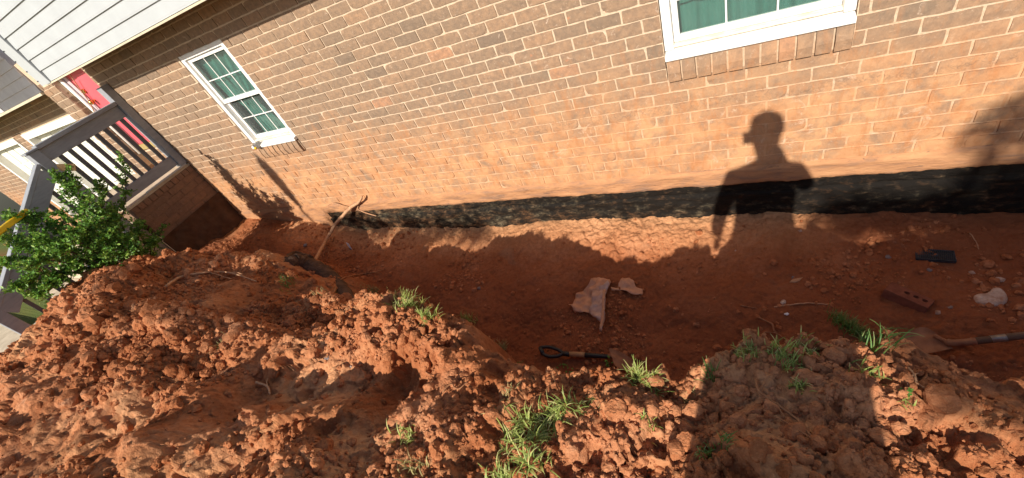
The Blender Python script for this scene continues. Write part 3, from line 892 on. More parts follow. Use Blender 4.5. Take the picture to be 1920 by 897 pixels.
rl = tag(empty('porch_railing', (-5.45, -.9, .8)), 'dark gray wooden railing running out from the wall beside the red door', 'railing')
XRL = -5.45
MB().box(XRL-.055, XRL+.055, -.085, -.002, .80, 1.80).build('wall_post', M_railp, rl, bevel=.004)
MB().box(XRL-.058, XRL-.056, -.06, -.002, 1.45, 1.79).build('post_edge', M_white, rl)
MB().box(XRL-.05, XRL+.055, -.90, -.088, 1.600, 1.640).build('cap_rail', M_railp, rl, bevel=.004)
MB().box(XRL-.018, XRL+.022, -.90, -.088, 1.475, 1.598).build('top_rail', M_railp, rl, bevel=.003)
MB().box(XRL-.02, XRL+.03, -.89, -.088, .83, .945).build('bottom_rail', M_railp, rl, bevel=.003)
for k in range(9):
    y = -.155 - k*.0935 + (.004 if k == 0 else 0)
    if y > -.885: MB().box(XRL-.019, XRL+.017, y-.017, y+.017, .946, 1.474).build('baluster', M_baluster, rl)
cp = MB().box(XRL-.055, XRL+.055, -.995, -.905, .5, 1.605).build('corner_post', M_railp, rl, bevel=.004)
MB().box(XRL-.068, XRL+.068, -1.008, -.892, 1.606, 1.625).build('post_cap', M_railp, cp, bevel=.004)
tb = MB().obox((XRL+.03,-.925,1.41),(XRL+.05,-.82,1.335),.05,.07).build('tan_block', M_tan, rl, bevel=.006)
for s in (.035,.07): MB().tube([(XRL+.075,-.91+s,1.40-s*.7),(XRL+.085,-.911+s,1.40-s*.7)], .006, 8).build('screw_head', M_black, tb)

sr = tag(empty('stair_railing', (-5.45, -1.5, .8)), 'blue-gray sloping stair handrail descending behind the green shrub to a low post', 'railing')
A = Vector((XRL, -1.00, 1.50)); B = Vector((XRL, -2.10, .775))
MB().obox(A, B, .105, .036, (0,0,1)).build('handrail', M_railp, sr, bevel=.004)
MB().obox(A + Vector((.03,0,-.085)), B + Vector((.03,0,-.085)), .038, .13, (0,0,1)).build('top_rail', M_railp, sr, bevel=.003)
MB().obox(A + Vector((.01,0,-.72)), B + Vector((.01,0,-.62)), .04, .10, (0,0,1)).build('bottom_rail', M_railp, sr, bevel=.003)
for k in range(9):
    t = (k+1)/10.3; p = A + (B-A)*t
    MB().box(XRL-.015, XRL+.018, p.y-.016, p.y+.016, p.z-.66+.06*t, p.z-.16).build('baluster', M_baluster, sr)
MB().box(XRL-.05, XRL+.05, -2.20, -2.105, -.05, .80).build('lower_post', M_railp, sr, bevel=.004)

# ================================================================== LOOSE SOIL
def ico():
    t = (1+5**.5)/2
    v = np.array([(-1,t,0),(1,t,0),(-1,-t,0),(1,-t,0),(0,-1,t),(0,1,t),(0,-1,-t),(0,1,-t),(t,0,-1),(t,0,1),(-t,0,-1),(-t,0,1)], float)
    f = [(0,11,5),(0,5,1),(0,1,7),(0,7,10),(0,10,11),(1,5,9),(5,11,4),(11,10,2),(10,7,6),(7,1,8),(3,9,4),(3,4,2),(3,2,6),(3,6,8),(3,8,9),(4,9,5),(2,4,11),(6,2,10),(8,6,7),(9,8,1)]
    return v/np.linalg.norm(v[0]), f
def subdiv(v, f):
    v = [tuple(p) for p in v]; c = {}; nf = []
    def mid(a, b):
        k = (min(a,b), max(a,b))
        if k not in c:
            m = (np.array(v[a])+np.array(v[b]))/2; m /= np.linalg.norm(m); v.append(tuple(m)); c[k] = len(v)-1
        return c[k]
    for a, b, d in f:
        x, y, z = mid(a,b), mid(b,d), mid(d,a); nf += [(a,x,z),(b,y,x),(d,z,y),(x,y,z)]
    return np.array(v), nf
I0 = ico(); I1 = subdiv(*I0); I2 = subdiv(*I1)
def lump(base, amp, seed):
    v, f = base; r = np.random.default_rng(seed)
    k = r.normal(size=(9,3)); k /= np.linalg.norm(k,axis=1)[:,None]; h = r.uniform(.55,.95,9)
    w = v.copy(); w *= r.uniform(.65,1.15,3)
    for a, b in zip(k, h):                      # slice off flats, as broken clay has
        d = w@a; m = d > b; w[m] -= np.outer(d[m]-b, a)
    w += r.normal(size=w.shape)*amp
    return w, np.array(f)
LUMPS1 = [lump(I1, .10, s) for s in range(14)]
LUMPS0 = [lump(I0, .14, 50+s) for s in range(10)]
I3 = subdiv(*I2)
def rough_lump(seed):
    w, f = lump(I3, .0, seed); r = w / np.linalg.norm(w, axis=1)[:,None]
    d = (fbm(r[:,0]*3+seed, r[:,1]*3+r[:,2]*2.3, seed, 4, .6)-.5)*.5 + clods(r[:,0]*4+r[:,2]*2+seed, r[:,1]*4-r[:,2]*2, seed)*.22
    return w + r*d[:,None], f
LUMPS2 = [rough_lump(90+s) for s in range(10)]
LUMPS2B = [lump(I2, .035, 190+s) for s in range(10)]

# sampling positions: many on the spoil, fewer on the trench floor; denser where the noise says so
def scatter(n, x0, x1, y0, y1, rmin, rmax, lumps, power, want, seed, sink=.35):
    r = np.random.default_rng(seed); VV = []; FF = []; nb = 0; got = 0
    while got < n:
        m = 4000
        X = r.uniform(x0, x1, m); Y = r.uniform(y0, y1, m)
        ixs = np.clip(np.searchsorted(gx, X)-1, 0, nx-2); iys = np.clip(np.searchsorted(gy, Y)-1, 0, ny-2)
        Z = GZ[iys, ixs]; S = GS[iys, ixs]; Rg = GR[iys, ixs]
        # closeness to the camera decides how fine the crumbs may be
        D = np.sqrt((X-CC[0])**2+(Y-CC[1])**2+(Z-CC[2])**2)
        pr = want(X, Y, S, Rg) * np.clip(2.6/D, .1, 1)
        keep = r.random(m) < pr
        for x, y, z, d in zip(X[keep], Y[keep], Z[keep], D[keep]):
            v, f = lumps[r.integers(len(lumps))]
            rad = rmin + (rmax-rmin)*r.random()**power
            rad *= min(1.5, max(.8, d/2.4))
            q = r.normal(size=4); q /= np.linalg.norm(q); a, b, c, e = q
            Rm = np.array([[1-2*(c*c+e*e),2*(b*c-a*e),2*(b*e+a*c)],[2*(b*c+a*e),1-2*(b*b+e*e),2*(c*e-a*b)],[2*(b*e-a*c),2*(c*e+a*b),1-2*(b*b+c*c)]])
            VV.append(v@Rm.T*rad + (x, y, z + rad*(.5-sink))); FF.append(f + nb); nb += len(v); got += 1
            if got >= n: break
    return np.concatenate(VV), np.concatenate(FF)
moundw = lambda X, Y, S, R: R * np.clip(fbm(X*1.9+2, Y*1.9, 77, 4)*4.2 - 1.55, .10, 1)**1.3
floorw = lambda X, Y, S, R: S * (Y < -.03) * np.clip(fbm(X*2.2, Y*2.2, 211, 3)*4.5 - 2.0, .03, 1) * np.clip(.35 + (-Y)*.7, 0, 1)
v1, f1 = scatter(30000, -5.0, 1.7, -3.1, -1.0, .0028, .012, LUMPS0, 2.2, moundw, 1)
v2, f2 = scatter(5200, -4.7, 1.5, -3.0, -1.0, .009, .023, LUMPS1, 2.0, moundw, 2)
v3, f3 = scatter(420, -4.6, 1.4, -2.9, -1.1, .020, .045, LUMPS2B, 1.6, moundw, 9, .5)
tag(mesh_np('crumbled_clay', np.concatenate([v1, v2, v3]), np.concatenate([f1, f2+len(v1), f3+len(v1)+len(v2)]), M_clod, None, False), kind='stuff')
v1, f1 = scatter(5200, -5.2, 1.9, -1.75, -.02, .003, .011, LUMPS0, 2.6, floorw, 3)
v2, f2 = scatter(700, -5.0, 1.8, -1.7, -.08, .009, .022, LUMPS1, 2.4, floorw, 4)
tag(mesh_np('trench_crumbs', np.concatenate([v1, v2]), np.concatenate([f1, f2+len(v1)]), M_clod, None, False), kind='stuff')

def place_lump(name, px, py, r, mat, label, cat, group=None, sq=1.0, seed=None, sink=.3, lumps=None):
    p = hit(px, py)
    v, f = (lumps or LUMPS2)[(seed if seed is not None else rnd.randrange(10)) % 10]
    mb = MB(); mb.v = [tuple(a*r*np.array((1,1,sq))) for a in v]; mb.f = [tuple(int(q) for q in t) for t in f]
    o = mb.build(name, mat, None, True)
    o.location = (p.x, p.y, p.z + r*sq*(.5-sink)); o.rotation_euler = (0, 0, rnd.uniform(0, 6.28))
    return tag(o, label, cat, group)

CL = [  # clods of clay big enough to point at: px, py, radius, group
 ('right', [(1425,845,.036),(1418,775,.028),(1480,800,.026),(1455,700,.024),(1525,690,.022),(1390,735,.026),(1445,748,.02),(1500,860,.026),(1560,840,.024),(1540,775,.022),(1590,870,.028),(1360,860,.026),(1340,790,.03),(1470,880,.024),(1385,690,.022),(1620,800,.026),(1610,745,.022),(1530,905,.03),(1350,720,.02),(1415,890,.022),(1575,700,.02),(1640,850,.02),(1310,845,.02),(1375,815,.022),(1555,735,.018),(1490,740,.02)]),
 ('front', [(120,560,.07),(110,610,.08),(255,510,.05),(190,520,.05),(300,640,.05),(220,700,.06),(150,730,.07),(90,740,.05),(330,760,.05),(430,740,.045),(60,840,.07),(240,800,.05),(380,840,.05),(300,870,.045),(480,820,.04),(560,870,.045),(620,860,.035),(700,880,.03),(760,800,.03),(880,870,.025),(860,790,.025),(180,640,.06),(275,735,.05),(520,700,.04),(380,680,.045),(140,870,.06),(660,830,.03),(820,870,.026)]),
 ('middle', [(580,628,.045),(540,650,.03),(640,600,.03),(600,700,.026),(560,720,.028),(640,720,.026),(690,710,.026),(660,670,.03),(620,660,.022),(520,690,.024),(730,680,.03),(700,640,.03),(740,620,.026),(770,650,.03),(800,700,.024),(830,670,.026),(850,700,.024),(720,755,.022),(670,755,.02),(500,640,.026),(610,745,.022),(790,620,.022),(680,600,.026)]),
 ('floor', [(890,545,.03),(905,530,.022),(880,560,.02),(960,490,.018),(1255,575,.018),(1385,585,.018),(1435,580,.022),(1420,595,.018),(1460,575,.02),(1010,545,.02),(1280,590,.016),(740,500,.02),(1150,530,.016),(1340,560,.016),(1600,560,.016),(1620,620,.024),(1845,545,.03),(1650,475,.016)]),
]
DESC = {'right': 'shaded reddish clay clod on the spoil bank in the photographer\'s shadow',
        'front': 'sunlit orange clay clod on the big spoil pile at the left',
        'middle': 'clay clod in the dark hollow between the two ridges of the spoil pile',
        'floor': 'dark red clay clod lying on the trench floor'}
LM = [('large grass clump',1010,820),('spade',1100,665),('torn plastic sheet',1125,570),('loose brick',1705,560),('white rock',1858,558),('round shovel',1740,640),('drain grate',1752,481),
      ('bright grass tufts on the lip',1205,715),('straw tuft on the lit ridge',710,550),('thick gray root',600,510),('dark hollow rim',415,650),('small tuft on the front pile',757,820),('left shrub',150,480),
      ('pale surface root',390,520),('tuft in the shaded bank',1495,728),('two bottom tufts of the shaded bank',1335,842),('dark sod above the shovel',1600,625),('left end of the lit ridge',660,575),('pale stone chip',250,705),('bottom left corner of the view',30,870),('forked pale twig',1505,572)]
TONE = {'right': 'shaded', 'front': 'sunlit', 'middle': 'brown', 'floor': 'dark red'}
USED = set()
def clod_label(px, py, r, nm):
    big = {'right': .028, 'front': .055, 'middle': .029, 'floor': .019}[nm]
    for k in sorted(LM, key=lambda q: (q[1]-px)**2+(q[2]-py)**2)[:6]:
        dx, dy = px-k[1], py-k[2]; d = math.hypot(dx, dy)
        v = 'above' if dy < -d*.38 else ('below' if dy > d*.38 else ''); h = 'left of' if dx < -d*.38 else ('right of' if dx > d*.38 else '')
        w_ = (v + ' and ' + h) if v and h else (v or h)
        s_ = '%s %s clay clod %s%s the %s' % ('large' if r >= big else 'small', TONE[nm], 'just ' if d < 60 else ('far ' if d > 150 and h else ''), w_, k[0])
        if s_ not in USED and len(s_.split()) <= 16: USED.add(s_); return s_
    return DESC[nm]
for nm, lst in CL:
    for (px, py, r) in lst:
        place_lump('clay_clod', px, py, r*(.62 if nm == 'front' else .8), M_clod, clod_label(px, py, r, nm), 'clod', 'clay clods on the ' + nm + (' of the spoil bank' if nm != 'floor' else ' of the trench'), rnd.uniform(.65,.9))
PB = [(898,541,.02,'dark gray round pebble on the trench floor left of the plastic sheet'),(615,672,.018,'small gray stone in the dark hollow of the pile'),
      (657,515,.0,None),(1742,507,.014,'dark gray pebble just below the black drain grate'),(800,604,.0,None),(1835,590,.0,None),
      (1468,567,.016,'gray pebble at the left end of the pale twig'),(604,835,.010,'small white pebble on the sunlit front of the clay pile'),
      (573,460,.026,'gray flat stone at the lit corner of the trench near the pole shadow'),(1875,525,.018,'small whitish stone above the large white rock'),
      (1783,578,.016,'yellowish broken stone at the right end of the loose brick'),(1758,587,.016,'pale flat stone chip below the right end of the loose brick'),
      (1822,512,.014,'pale pebble above and left of the large white rock'),(1487,520,.012,'gray pebble on the bare shaded trench floor'),
      (658,690,.016,'pale stone at the lower left in the hollow of the pile'),(412,690,.016,'tan stone on the rim of the dark hollow'),(250,700,.02,'yellow tan stone chip on the lit left pile'),
      (1665,483,.016,'flat reddish stone chip left of the black drain grate')]
for px, py, r, l in PB:
    if l: place_lump('stone', px, py, r, M_tan if 'tan' in l else M_rock if ('white' in l or 'pale' in l) else M_peb, l, 'stone', None, .6)

# ================================================================== THINGS IN THE TRENCH
def bez(pts, n=6, jit=0.0):
    """smooth a polyline"""
    pts = [Vector(p) for p in pts]; out = []
    for i in range(len(pts)-1):
        p0 = pts[max(i-1,0)]; p1 = pts[i]; p2 = pts[i+1]; p3 = pts[min(i+2,len(pts)-1)]
        for k in range(n):
            t = k/n
            q = .5*((2*p1)+(p2-p0)*t+(2*p0-5*p1+4*p2-p3)*t*t+(3*p1-p0-3*p2+p3)*t**3)
            if jit: q += Vector((rnd.uniform(-jit,jit), rnd.uniform(-jit,jit), rnd.uniform(-jit,jit)))
            out.append(q)
    return out + [pts[-1]]
def root(name, px_list, r0, r1, mat, label, cat='root', lift=.006, jit=.002, branches=()):
    pts = [hit(px, py) + Vector((0,0,lift)) for px, py in px_list]
    sm = bez(pts, 6, jit); mb = MB(); n = len(sm)
    mb.tube(sm, [r0+(r1-r0)*i/(n-1) for i in range(n)], 6)
    for br in branches:
        bp = bez([hit(px, py) + Vector((0,0,lift)) for px, py in br], 5, jit); m = len(bp)
        mb.tube(bp, [r1*1.1*(1-.6*i/(m-1)) for i in range(m)], 5)
    return tag(mb.build(name, mat, None, True), label, cat)

# stick leaning from the wall to the trench floor
w = [onp(679,368,1,-.05), onp(672,380,1,-.07), onp(655,392,1,-.085)]
g1 = hit(590,490)
mid = onp(630,420,1,-.17); m2 = onp(612,450,1,-.30)
sm = bez([w[0], w[1], w[2], mid, m2, g1], 6, .002)
mb = MB(); mb.tube(sm, [.008+.010*min(1,i/10) for i in range(len(sm))], 8)
mb.tube(bez([onp(655,392,1,-.08), onp(630,382,1,-.03), onp(616,384,1,-.02), onp(614,391,1,-.018)], 5), .0045, 5)
mb.tube(bez([onp(679,372,1,-.05), onp(671,390,1,-.035), onp(682,398,1,-.03), onp(705,405,1,-.03)], 5), .006, 6)
tag(mb.build('leaning_root', M_paleroot, None, True), 'long peeled tan root leaning from the brick wall base down to the trench floor', 'root')
root('thin_root', [(627,445),(618,470),(613,492)], .006, .003, M_root, 'thin brown rootlet hanging just right of the long leaning root')
# the big old root bulging out of the bank
bp = [hit(532,492)+Vector((0,0,-.06)), hit(552,488)+Vector((0,0,-.02)), hit(580,500)+Vector((0,0,.0)), hit(610,516)+Vector((0,0,.0)), hit(636,540)+Vector((0,0,-.03)), hit(650,562)+Vector((0,0,-.08))]
sm = bez(bp, 8, .003); mb = MB(); n = len(sm)
mb.tube(sm, [.05+.035*math.sin(math.pi*min(1,i/(n-1)*1.1))+.008*math.sin(i*1.7) for i in range(n)], 14)
mb.tube(bez([hit(535,486)+Vector((0,0,.0)), hit(556,478)+Vector((0,0,.03)), hit(590,490)+Vector((0,0,.05))], 6, .003), [.022]*13, 8)
tag(mb.build('buried_root', M_darkroot, None, True), 'thick old gray-brown root bulging out of the trench bank at its left end', 'root')
root('branching_root', [(620,575),(632,545),(645,525),(680,517),(705,513),(722,508)], .010, .005, M_root, 'forked pale root sticking out beside the thick gray root', branches=[[(690,515),(700,505),(712,502)],[(705,513),(715,516)]], lift=.02)
root('surface_root', [(318,543),(345,525),(385,517),(425,515),(455,522),(487,533)], .013, .005, M_paleroot, 'long pale root lying across the dark top of the pile', branches=[[(400,516),(425,524),(440,528)],[(430,517),(450,516),(462,520)]], lift=.035)
root('small_root', [(488,722),(508,730),(514,745)], .007, .004, M_paleroot, 'short forked rootlet in the hollow of the pile', branches=[[(508,730),(510,715)]], lift=.03)
root('twig', [(1452,577),(1500,571),(1530,571),(1560,573)], .005, .004, M_paleroot, 'pale straight twig lying on the right trench floor')
root('dark_twig', [(1388,574),(1405,577),(1420,580)], .004, .003, M_root, 'short dark twig left of the pale straight twig')
root('lip_root', [(1422,599),(1447,612),(1452,625),(1475,640),(1500,657)], .006, .004, M_root, 'brown root climbing from trench floor to the grassy right bank', branches=[[(1432,627),(1455,629),(1472,640)]], lift=.02)
root('long_root', [(1415,718),(1425,742),(1455,765),(1490,790),(1510,815),(1545,850),(1580,893)], .0045, .003, M_root, 'long thin root trailing down the shaded right bank', branches=[[(1425,742),(1440,715),(1452,708)],[(1430,775),(1465,795),(1490,810),(1520,830)],[(1455,765),(1470,790)]], lift=.022)
root('curled_root', [(1700,690),(1712,705),(1718,722),(1735,730)], .0035, .002, M_paleroot, 'curled rootlet on the sunlit right bank', branches=[[(1712,705),(1700,725)],[(1712,705),(1728,700)]], lift=.008)
root('straw', [(1818,440),(1828,455),(1834,470)], .003, .002, M_paleroot, 'pale straw stuck upright in the floor near the footing at right', lift=.01)
root('drain_twig', [(1745,492),(1758,498)], .0035, .003, M_paleroot, 'tiny pale stick under the lower edge of the drain grate')
root('wall_root', [(1275,435),(1300,432),(1330,436),(1370,442),(1395,432)], .003, .002, M_root, 'fine rootlet lying in the sunlit strip by the footing')
root('clump_root', [(835,740),(850,725),(862,735),(880,722)], .004, .002, M_root, 'wiry dead rootlets above the big grass clump', branches=[[(850,725),(860,712)],[(800,700),(815,712),(812,722)]], lift=.02)

# clay-covered plastic sheet
def sheet(name, px_poly, zf, mat, parent=None, thick=.0025, step=.012, seed=0, fold=.012):
    poly = [onp(px, py, 2, 0) for px, py in px_poly]
    base = hit(sum(p[0] for p in px_poly)/len(px_poly), sum(p[1] for p in px_poly)/len(px_poly), 0, True)
    poly = [onp(px, py, 2, base.z) for px, py in px_poly]
    P2 = [Vector((p.x, p.y)) for p in poly]; n = len(P2)
    xs = [p.x for p in P2]; ys = [p.y for p in P2]
    def inside(x, y):
        c = False
        for i in range(n):
            a = P2[i]; b = P2[(i+1) % n]
            if (a.y > y) != (b.y > y) and x < (b.x-a.x)*(y-a.y)/(b.y-a.y)+a.x: c = not c
        return c
    extra = []
    for i in range(n):                                    # refine the outline, a little ragged
        a = P2[i]; b = P2[(i+1) % n]; k = max(1, int((b-a).length/step))
        for j in range(k):
            q = a + (b-a)*(j/k)
            if j: q += Vector((rnd.uniform(-.2,.2)*step, rnd.uniform(-.2,.2)*step))
            extra.append(q)
    m = len(extra); pts = list(extra)
    x = min(xs)
    while x < max(xs):
        y = min(ys)
        while y < max(ys):
            qx, qy = x+rnd.uniform(-.3,.3)*step, y+rnd.uniform(-.3,.3)*step
            if inside(qx, qy) and min((Vector((qx,qy))-e).length for e in extra) > step*.5: pts.append(Vector((qx, qy)))
            y += step
        x += step
    edges = [(i, (i+1) % m) for i in range(m)]
    vo, eo, fo, *_ = delaunay_2d_cdt(pts, edges, [], 1, 1e-6)
    mb = MB()
    for v in vo:
        g = gz_avg(v.x, v.y)
        k = np.array([v.x*1.0]); k2 = np.array([v.y*1.0])
        zz = g + zf(v.x, v.y) + fold*float(abs(fbm(k*16+k2*5, k2*16-k*3, seed, 2)[0]-.5))*4 + .004
        mb.v.append((v.x, v.y, zz))
    mb.f = [tuple(f) for f in fo]
    o = mb.build(name, mat, parent, True)
    so = o.modifiers.new('thickness', 'SOLIDIFY'); so.thickness = thick
    return o
C6 = lambda L: [(1000+x/4.08, 500+y/4.08) for x, y in L]
bag = tag(empty('plastic_sheet', tuple(hit(1125,575))), 'torn crumpled plastic sheet caked in orange clay on the trench floor', 'plastic sheet')
sheet('torn_flap', C6([(275,300),(300,292),(350,215),(400,198),(440,175),(480,132),(520,130),(600,148),(612,165),(595,195),(570,235),(480,240),(450,320),(430,362),(380,358),(320,352),(308,345),(300,318)]), lambda x,y: .012, M_bag, bag, seed=3, fold=.02)
sheet('wet_panel', C6([(470,200),(555,195),(590,170),(600,190),(572,235),(562,330),(555,420),(540,470),(522,512),(512,505),(518,440),(470,402),(436,372),(430,350),(455,320),(462,255)]), lambda x,y: .034, M_bagclear, bag, seed=5, fold=.016)
sheet('fold', C6([(552,240),(572,232),(560,330),(556,425),(538,480),(520,512),(514,500),(528,440),(540,360)]), lambda x,y: .05, M_bag, bag, seed=7, fold=.006)
sheet('far_scrap', C6([(598,172),(650,178),(660,150),(692,116),(720,120),(742,116),(778,140),(790,172),(845,192),(836,224),(800,226),(752,222),(715,205),(650,192),(602,192)]), lambda x,y: .016, M_bag, bag, seed=9, fold=.014)

# black drain grate
g_ = hit(1752,481,0,True)
gr = tag(empty('drain_grate', (g_.x, g_.y, g_.z+.006)), 'narrow black plastic drain grate lying flat on the trench floor at right', 'drain grate')
a_ = onp(1716,478,2,g_.z); b_ = onp(1791,483,2,g_.z); ang = math.atan2(b_.y-a_.y, b_.x-a_.x); LW = (b_-a_).length
top = onp(1752,470,2,g_.z); bot = onp(1750,492,2,g_.z); WW = (top-bot).length*.86
gm = MB(); h = .010
gm.box(-LW/2, LW/2, -WW/2, -WW/2+.005, -h, h).box(-LW/2, LW/2, WW/2-.005, WW/2, -h, h).box(-LW/2, -LW/2+.005, -WW/2+.005, WW/2-.005, -h, h).box(LW/2-.005, LW/2, -WW/2+.005, WW/2-.005, -h, h)
gm.box(-LW/2+.005, LW/2-.005, -WW/2+.005, WW/2-.005, -h, .002)
frm = gm.build('frame', M_grate, None, bevel=.001)
gb = MB(); nn = 20
for k in range(nn):
    x = -LW/2 + .008 + (LW-.016)*k/(nn-1)
    gb.obox((x-.004, -WW/2+.006, .006), (x+.004, WW/2-.006, .006), .0034, .008)
for k in (-1, 1): gb.box(-LW/2+.006, LW/2-.006, k*WW/6-.0012, k*WW/6+.0012, .0025, .0085)
bars = gb.build('bar', M_grate, None); tag(bars, kind='stuff')
hb = MB(); hb.tube([(0,0,.004),(0,0,.0125)], .011, 14); boss = hb.build('screw_boss', M_grate, None, True)
hb = MB(); hb.tube([(0,0,.0126),(0,0,.0132)], .0055, 12); hole = hb.build('screw_hole', M_black, None)
gr.rotation_euler = (0, 0, ang)
for o in (frm, bars, boss): o.parent = gr
hole.parent = boss

# loose cored brick, half sunk
bq = hit(1700,562,0,True); a_ = onp(1667,530,2,bq.z+.02); b_ = onp(1754,565,2,bq.z+.02); ang = math.atan2(b_.y-a_.y, b_.x-a_.x)
lb = tag(empty('loose_brick', (bq.x, bq.y, bq.z+.012)), 'loose red brick with three core holes lying on the trench floor', 'brick')
Lx, Ly, Lz = .194, .090, .058
mb = MB(); hx = [-.012, .028, .066]; hr = .0125; hy = .004
# top face with holes: ring of quads round each hole
body = MB(); body.box(-Lx/2, Lx/2, -Ly/2, Ly/2, -Lz/2, Lz/2)
bo = body.build('brick_body', M_corebrick, None, bevel=.004); 
import bmesh
cut = MB()
for x in hx: cut.tube([(x, hy, -.01), (x, hy, .06)], hr, 16)
co = cut.build('core', M_corehole, None)
bmod = bo.modifiers.new('cores', 'BOOLEAN'); bmod.object = co; bmod.operation = 'DIFFERENCE'
dg = bpy.context.evaluated_depsgraph_get(); me2 = bpy.data.meshes.new_from_object(bo.evaluated_get(dg)); bo.modifiers.clear(); bo.data = me2
bpy.data.objects.remove(co)
bo.parent = lb
for x in hx:
    q = MB(); q.tube([(x, hy, -.0095), (x, hy, -.004)], hr*.96, 14); q.build('core_hole', M_corehole, None).parent = bo
lb.rotation_euler = (math.radians(-14), math.radians(3), ang)

# white stone
place = onp(1858,558,2,hit(1858,558,0,True).z)
poly = [(1822,560),(1826,552),(1838,551),(1852,551),(1858,541),(1869,538),(1880,541),(1888,550),(1893,560),(1886,570),(1868,574),(1848,574),(1832,569)]
P3 = [onp(px, py, 2, place.z+.012) for px, py in poly]; cx = sum(p.x for p in P3)/len(P3); cy = sum(p.y for p in P3)/len(P3)
mb = MB(); n = len(P3)
for lv, (sc, z) in enumerate(((1.0, -.02), (1.02, .004), (.93, .018), (.6, .024), (.25, .022))):
    for p in P3: mb.v.append((cx+(p.x-cx)*sc + rnd.uniform(-.002,.002), cy+(p.y-cy)*sc + rnd.uniform(-.002,.002), place.z + z + rnd.uniform(-.003,.003)))
for lv in range(4):
    for k in range(n): mb.f.append((lv*n+k, lv*n+(k+1)%n, (lv+1)*n+(k+1)%n, (lv+1)*n+k))
mb.f.append(tuple(4*n+k for k in range(n)))
ro = mb.build('white_rock', M_rock, None, True); sm_ = ro.modifiers.new('round', 'SUBSURF'); sm_.levels = 1; sm_.render_levels = 1
tag(ro, 'large flat heart-shaped white stone with clay on it, right of the loose brick', 'rock')

# small white plastic packet with a dark print
q = hit(657,467,0,True); pk = tag(empty('plastic_tag', (q.x, q.y, q.z+.02)), 'small white plastic tag with navy blue print on the far trench floor', 'plastic tag')
up_ = Vector((-.2,-.75,.6)).normalized()
mb = MB().obox((0,0,-.05),(.012,.01,.06), .052, .005, up_); mb.build('card', M_paperwhite, None).parent = pk
mb = MB().obox(Vector((.001,0,-.032))+up_*.005,Vector((.006,.003,-.012))+up_*.005, .048, .002, up_); mb.build('print', M_blue, None).parent = pk

# white bits scattered over the floor
for i,(px,py,l) in enumerate([(1475,589,'white sliver of plastic on the floor below the pale twig'),(1380,470,'white flake near the sunlit footing strip'),(1500,433,'light gray chip lying close to the tarred footing at right')]):
    place_lump('chip', px, py, .012, M_paperwhite if i == 0 else M_rock, l, 'chip', None, .4, lumps=LUMPS2)

# leaf-shaped dry leaf
lf = hit(1490,528,0,True)
mb = MB(); mb.v = [(-.03,-.012,.004),(0,-.02,.012),(.02,-.006,.006),(.045,.022,.018),(.012,.012,.016),(-.012,.008,.012)]; mb.f = [(0,1,5),(1,2,4,5),(2,3,4)]
o = mb.build('dead_leaf', M_paleroot, None, True); o.location = lf; o.modifiers.new('t','SOLIDIFY').thickness = .001
tag(o, 'curled tan dead leaf on the shaded trench floor right of center', 'leaf')

# spade with a D-shaped grip
Z = lambda px, py, up=0.0: (lambda h_: onp(px, py, 2, h_.z + up))(hit(px, py, 0, True))
zb = hit(1100,664,0,True).z + .03
Q = lambda px, py, z=zb: onp(px, py, 2, z)
sp = tag(empty('spade', tuple(Q(1100,665))), 'short spade with black D grip, taped tan shaft and rusty blade on the trench floor', 'spade')
mb = MB()
g0 = Q(1013,652); g1_ = Q(1018,664); gs = Q(1056,663)
mb.tube([g0, g1_], .016, 10)
mb.tube(bez([g0+Vector((0,0,.0)), Q(1030,651), Q(1048,657), gs], 5), .0125, 8)
mb.tube(bez([g1_, Q(1030,669), Q(1046,668), gs], 5), .0125, 8)
mb.tube([gs, Q(1069,665)], [.017,.018], 10)
mb.build('grip', M_black, sp, True)
MB().tube([Q(1068,664.5), Q(1097,666)], .0185, 12).build('shaft', M_wood, sp, True)
MB().tube([Q(1096,666), Q(1140,669)], [.017,.015], 12).build('socket', M_black, sp, True)
MB().tube([Q(1138,668.5), Q(1152,668,zb-.008)], [.014,.012], 10).build('neck', M_rust, sp, True)
def blade(name, rows, mat, parent, curve=.012, thick=.002):
    """rows: lists of world points across, from socket to tip"""
    m = len(rows[0]); mb = MB()
    for r_ in rows: mb.v += [tuple(p) for p in r_]
    for i in range(len(rows)-1):
        for k in range(m-1): mb.f.append((i*m+k, i*m+k+1, (i+1)*m+k+1, (i+1)*m+k))
    o = mb.build(name, mat, parent, True)
    s_ = o.modifiers.new('thickness','SOLIDIFY'); s_.thickness = thick
    sb = o.modifiers.new('smooth','SUBSURF'); sb.levels = 1; sb.render_levels = 2
    return o
def across(a, b, z, n=7, dip=.012, crown=.012):
    """a, b pixel ends; raised spine in the middle, edges turned up"""
    A_ = onp(a[0], a[1], 2, z); B_ = onp(b[0], b[1], 2, z); out = []
    for k in range(n):
        t = k/(n-1); p = A_ + (B_-A_)*t; p.z += crown*math.exp(-((t-.5)/.13)**2) + dip*(2*t-1)**2
        out.append(p)
    return out
blade('blade', [across((1141,654),(1152,684),zb+.01), across((1150,656),(1153,688),zb+.008), across((1166,662),(1166,694),zb,crown=.009), across((1182,672),(1178,697),zb-.008,crown=.005), across((1194,684),(1188,697),zb-.014,crown=.002), across((1199,692),(1197,696),zb-.018,crown=0,dip=0)], M_rust, sp)

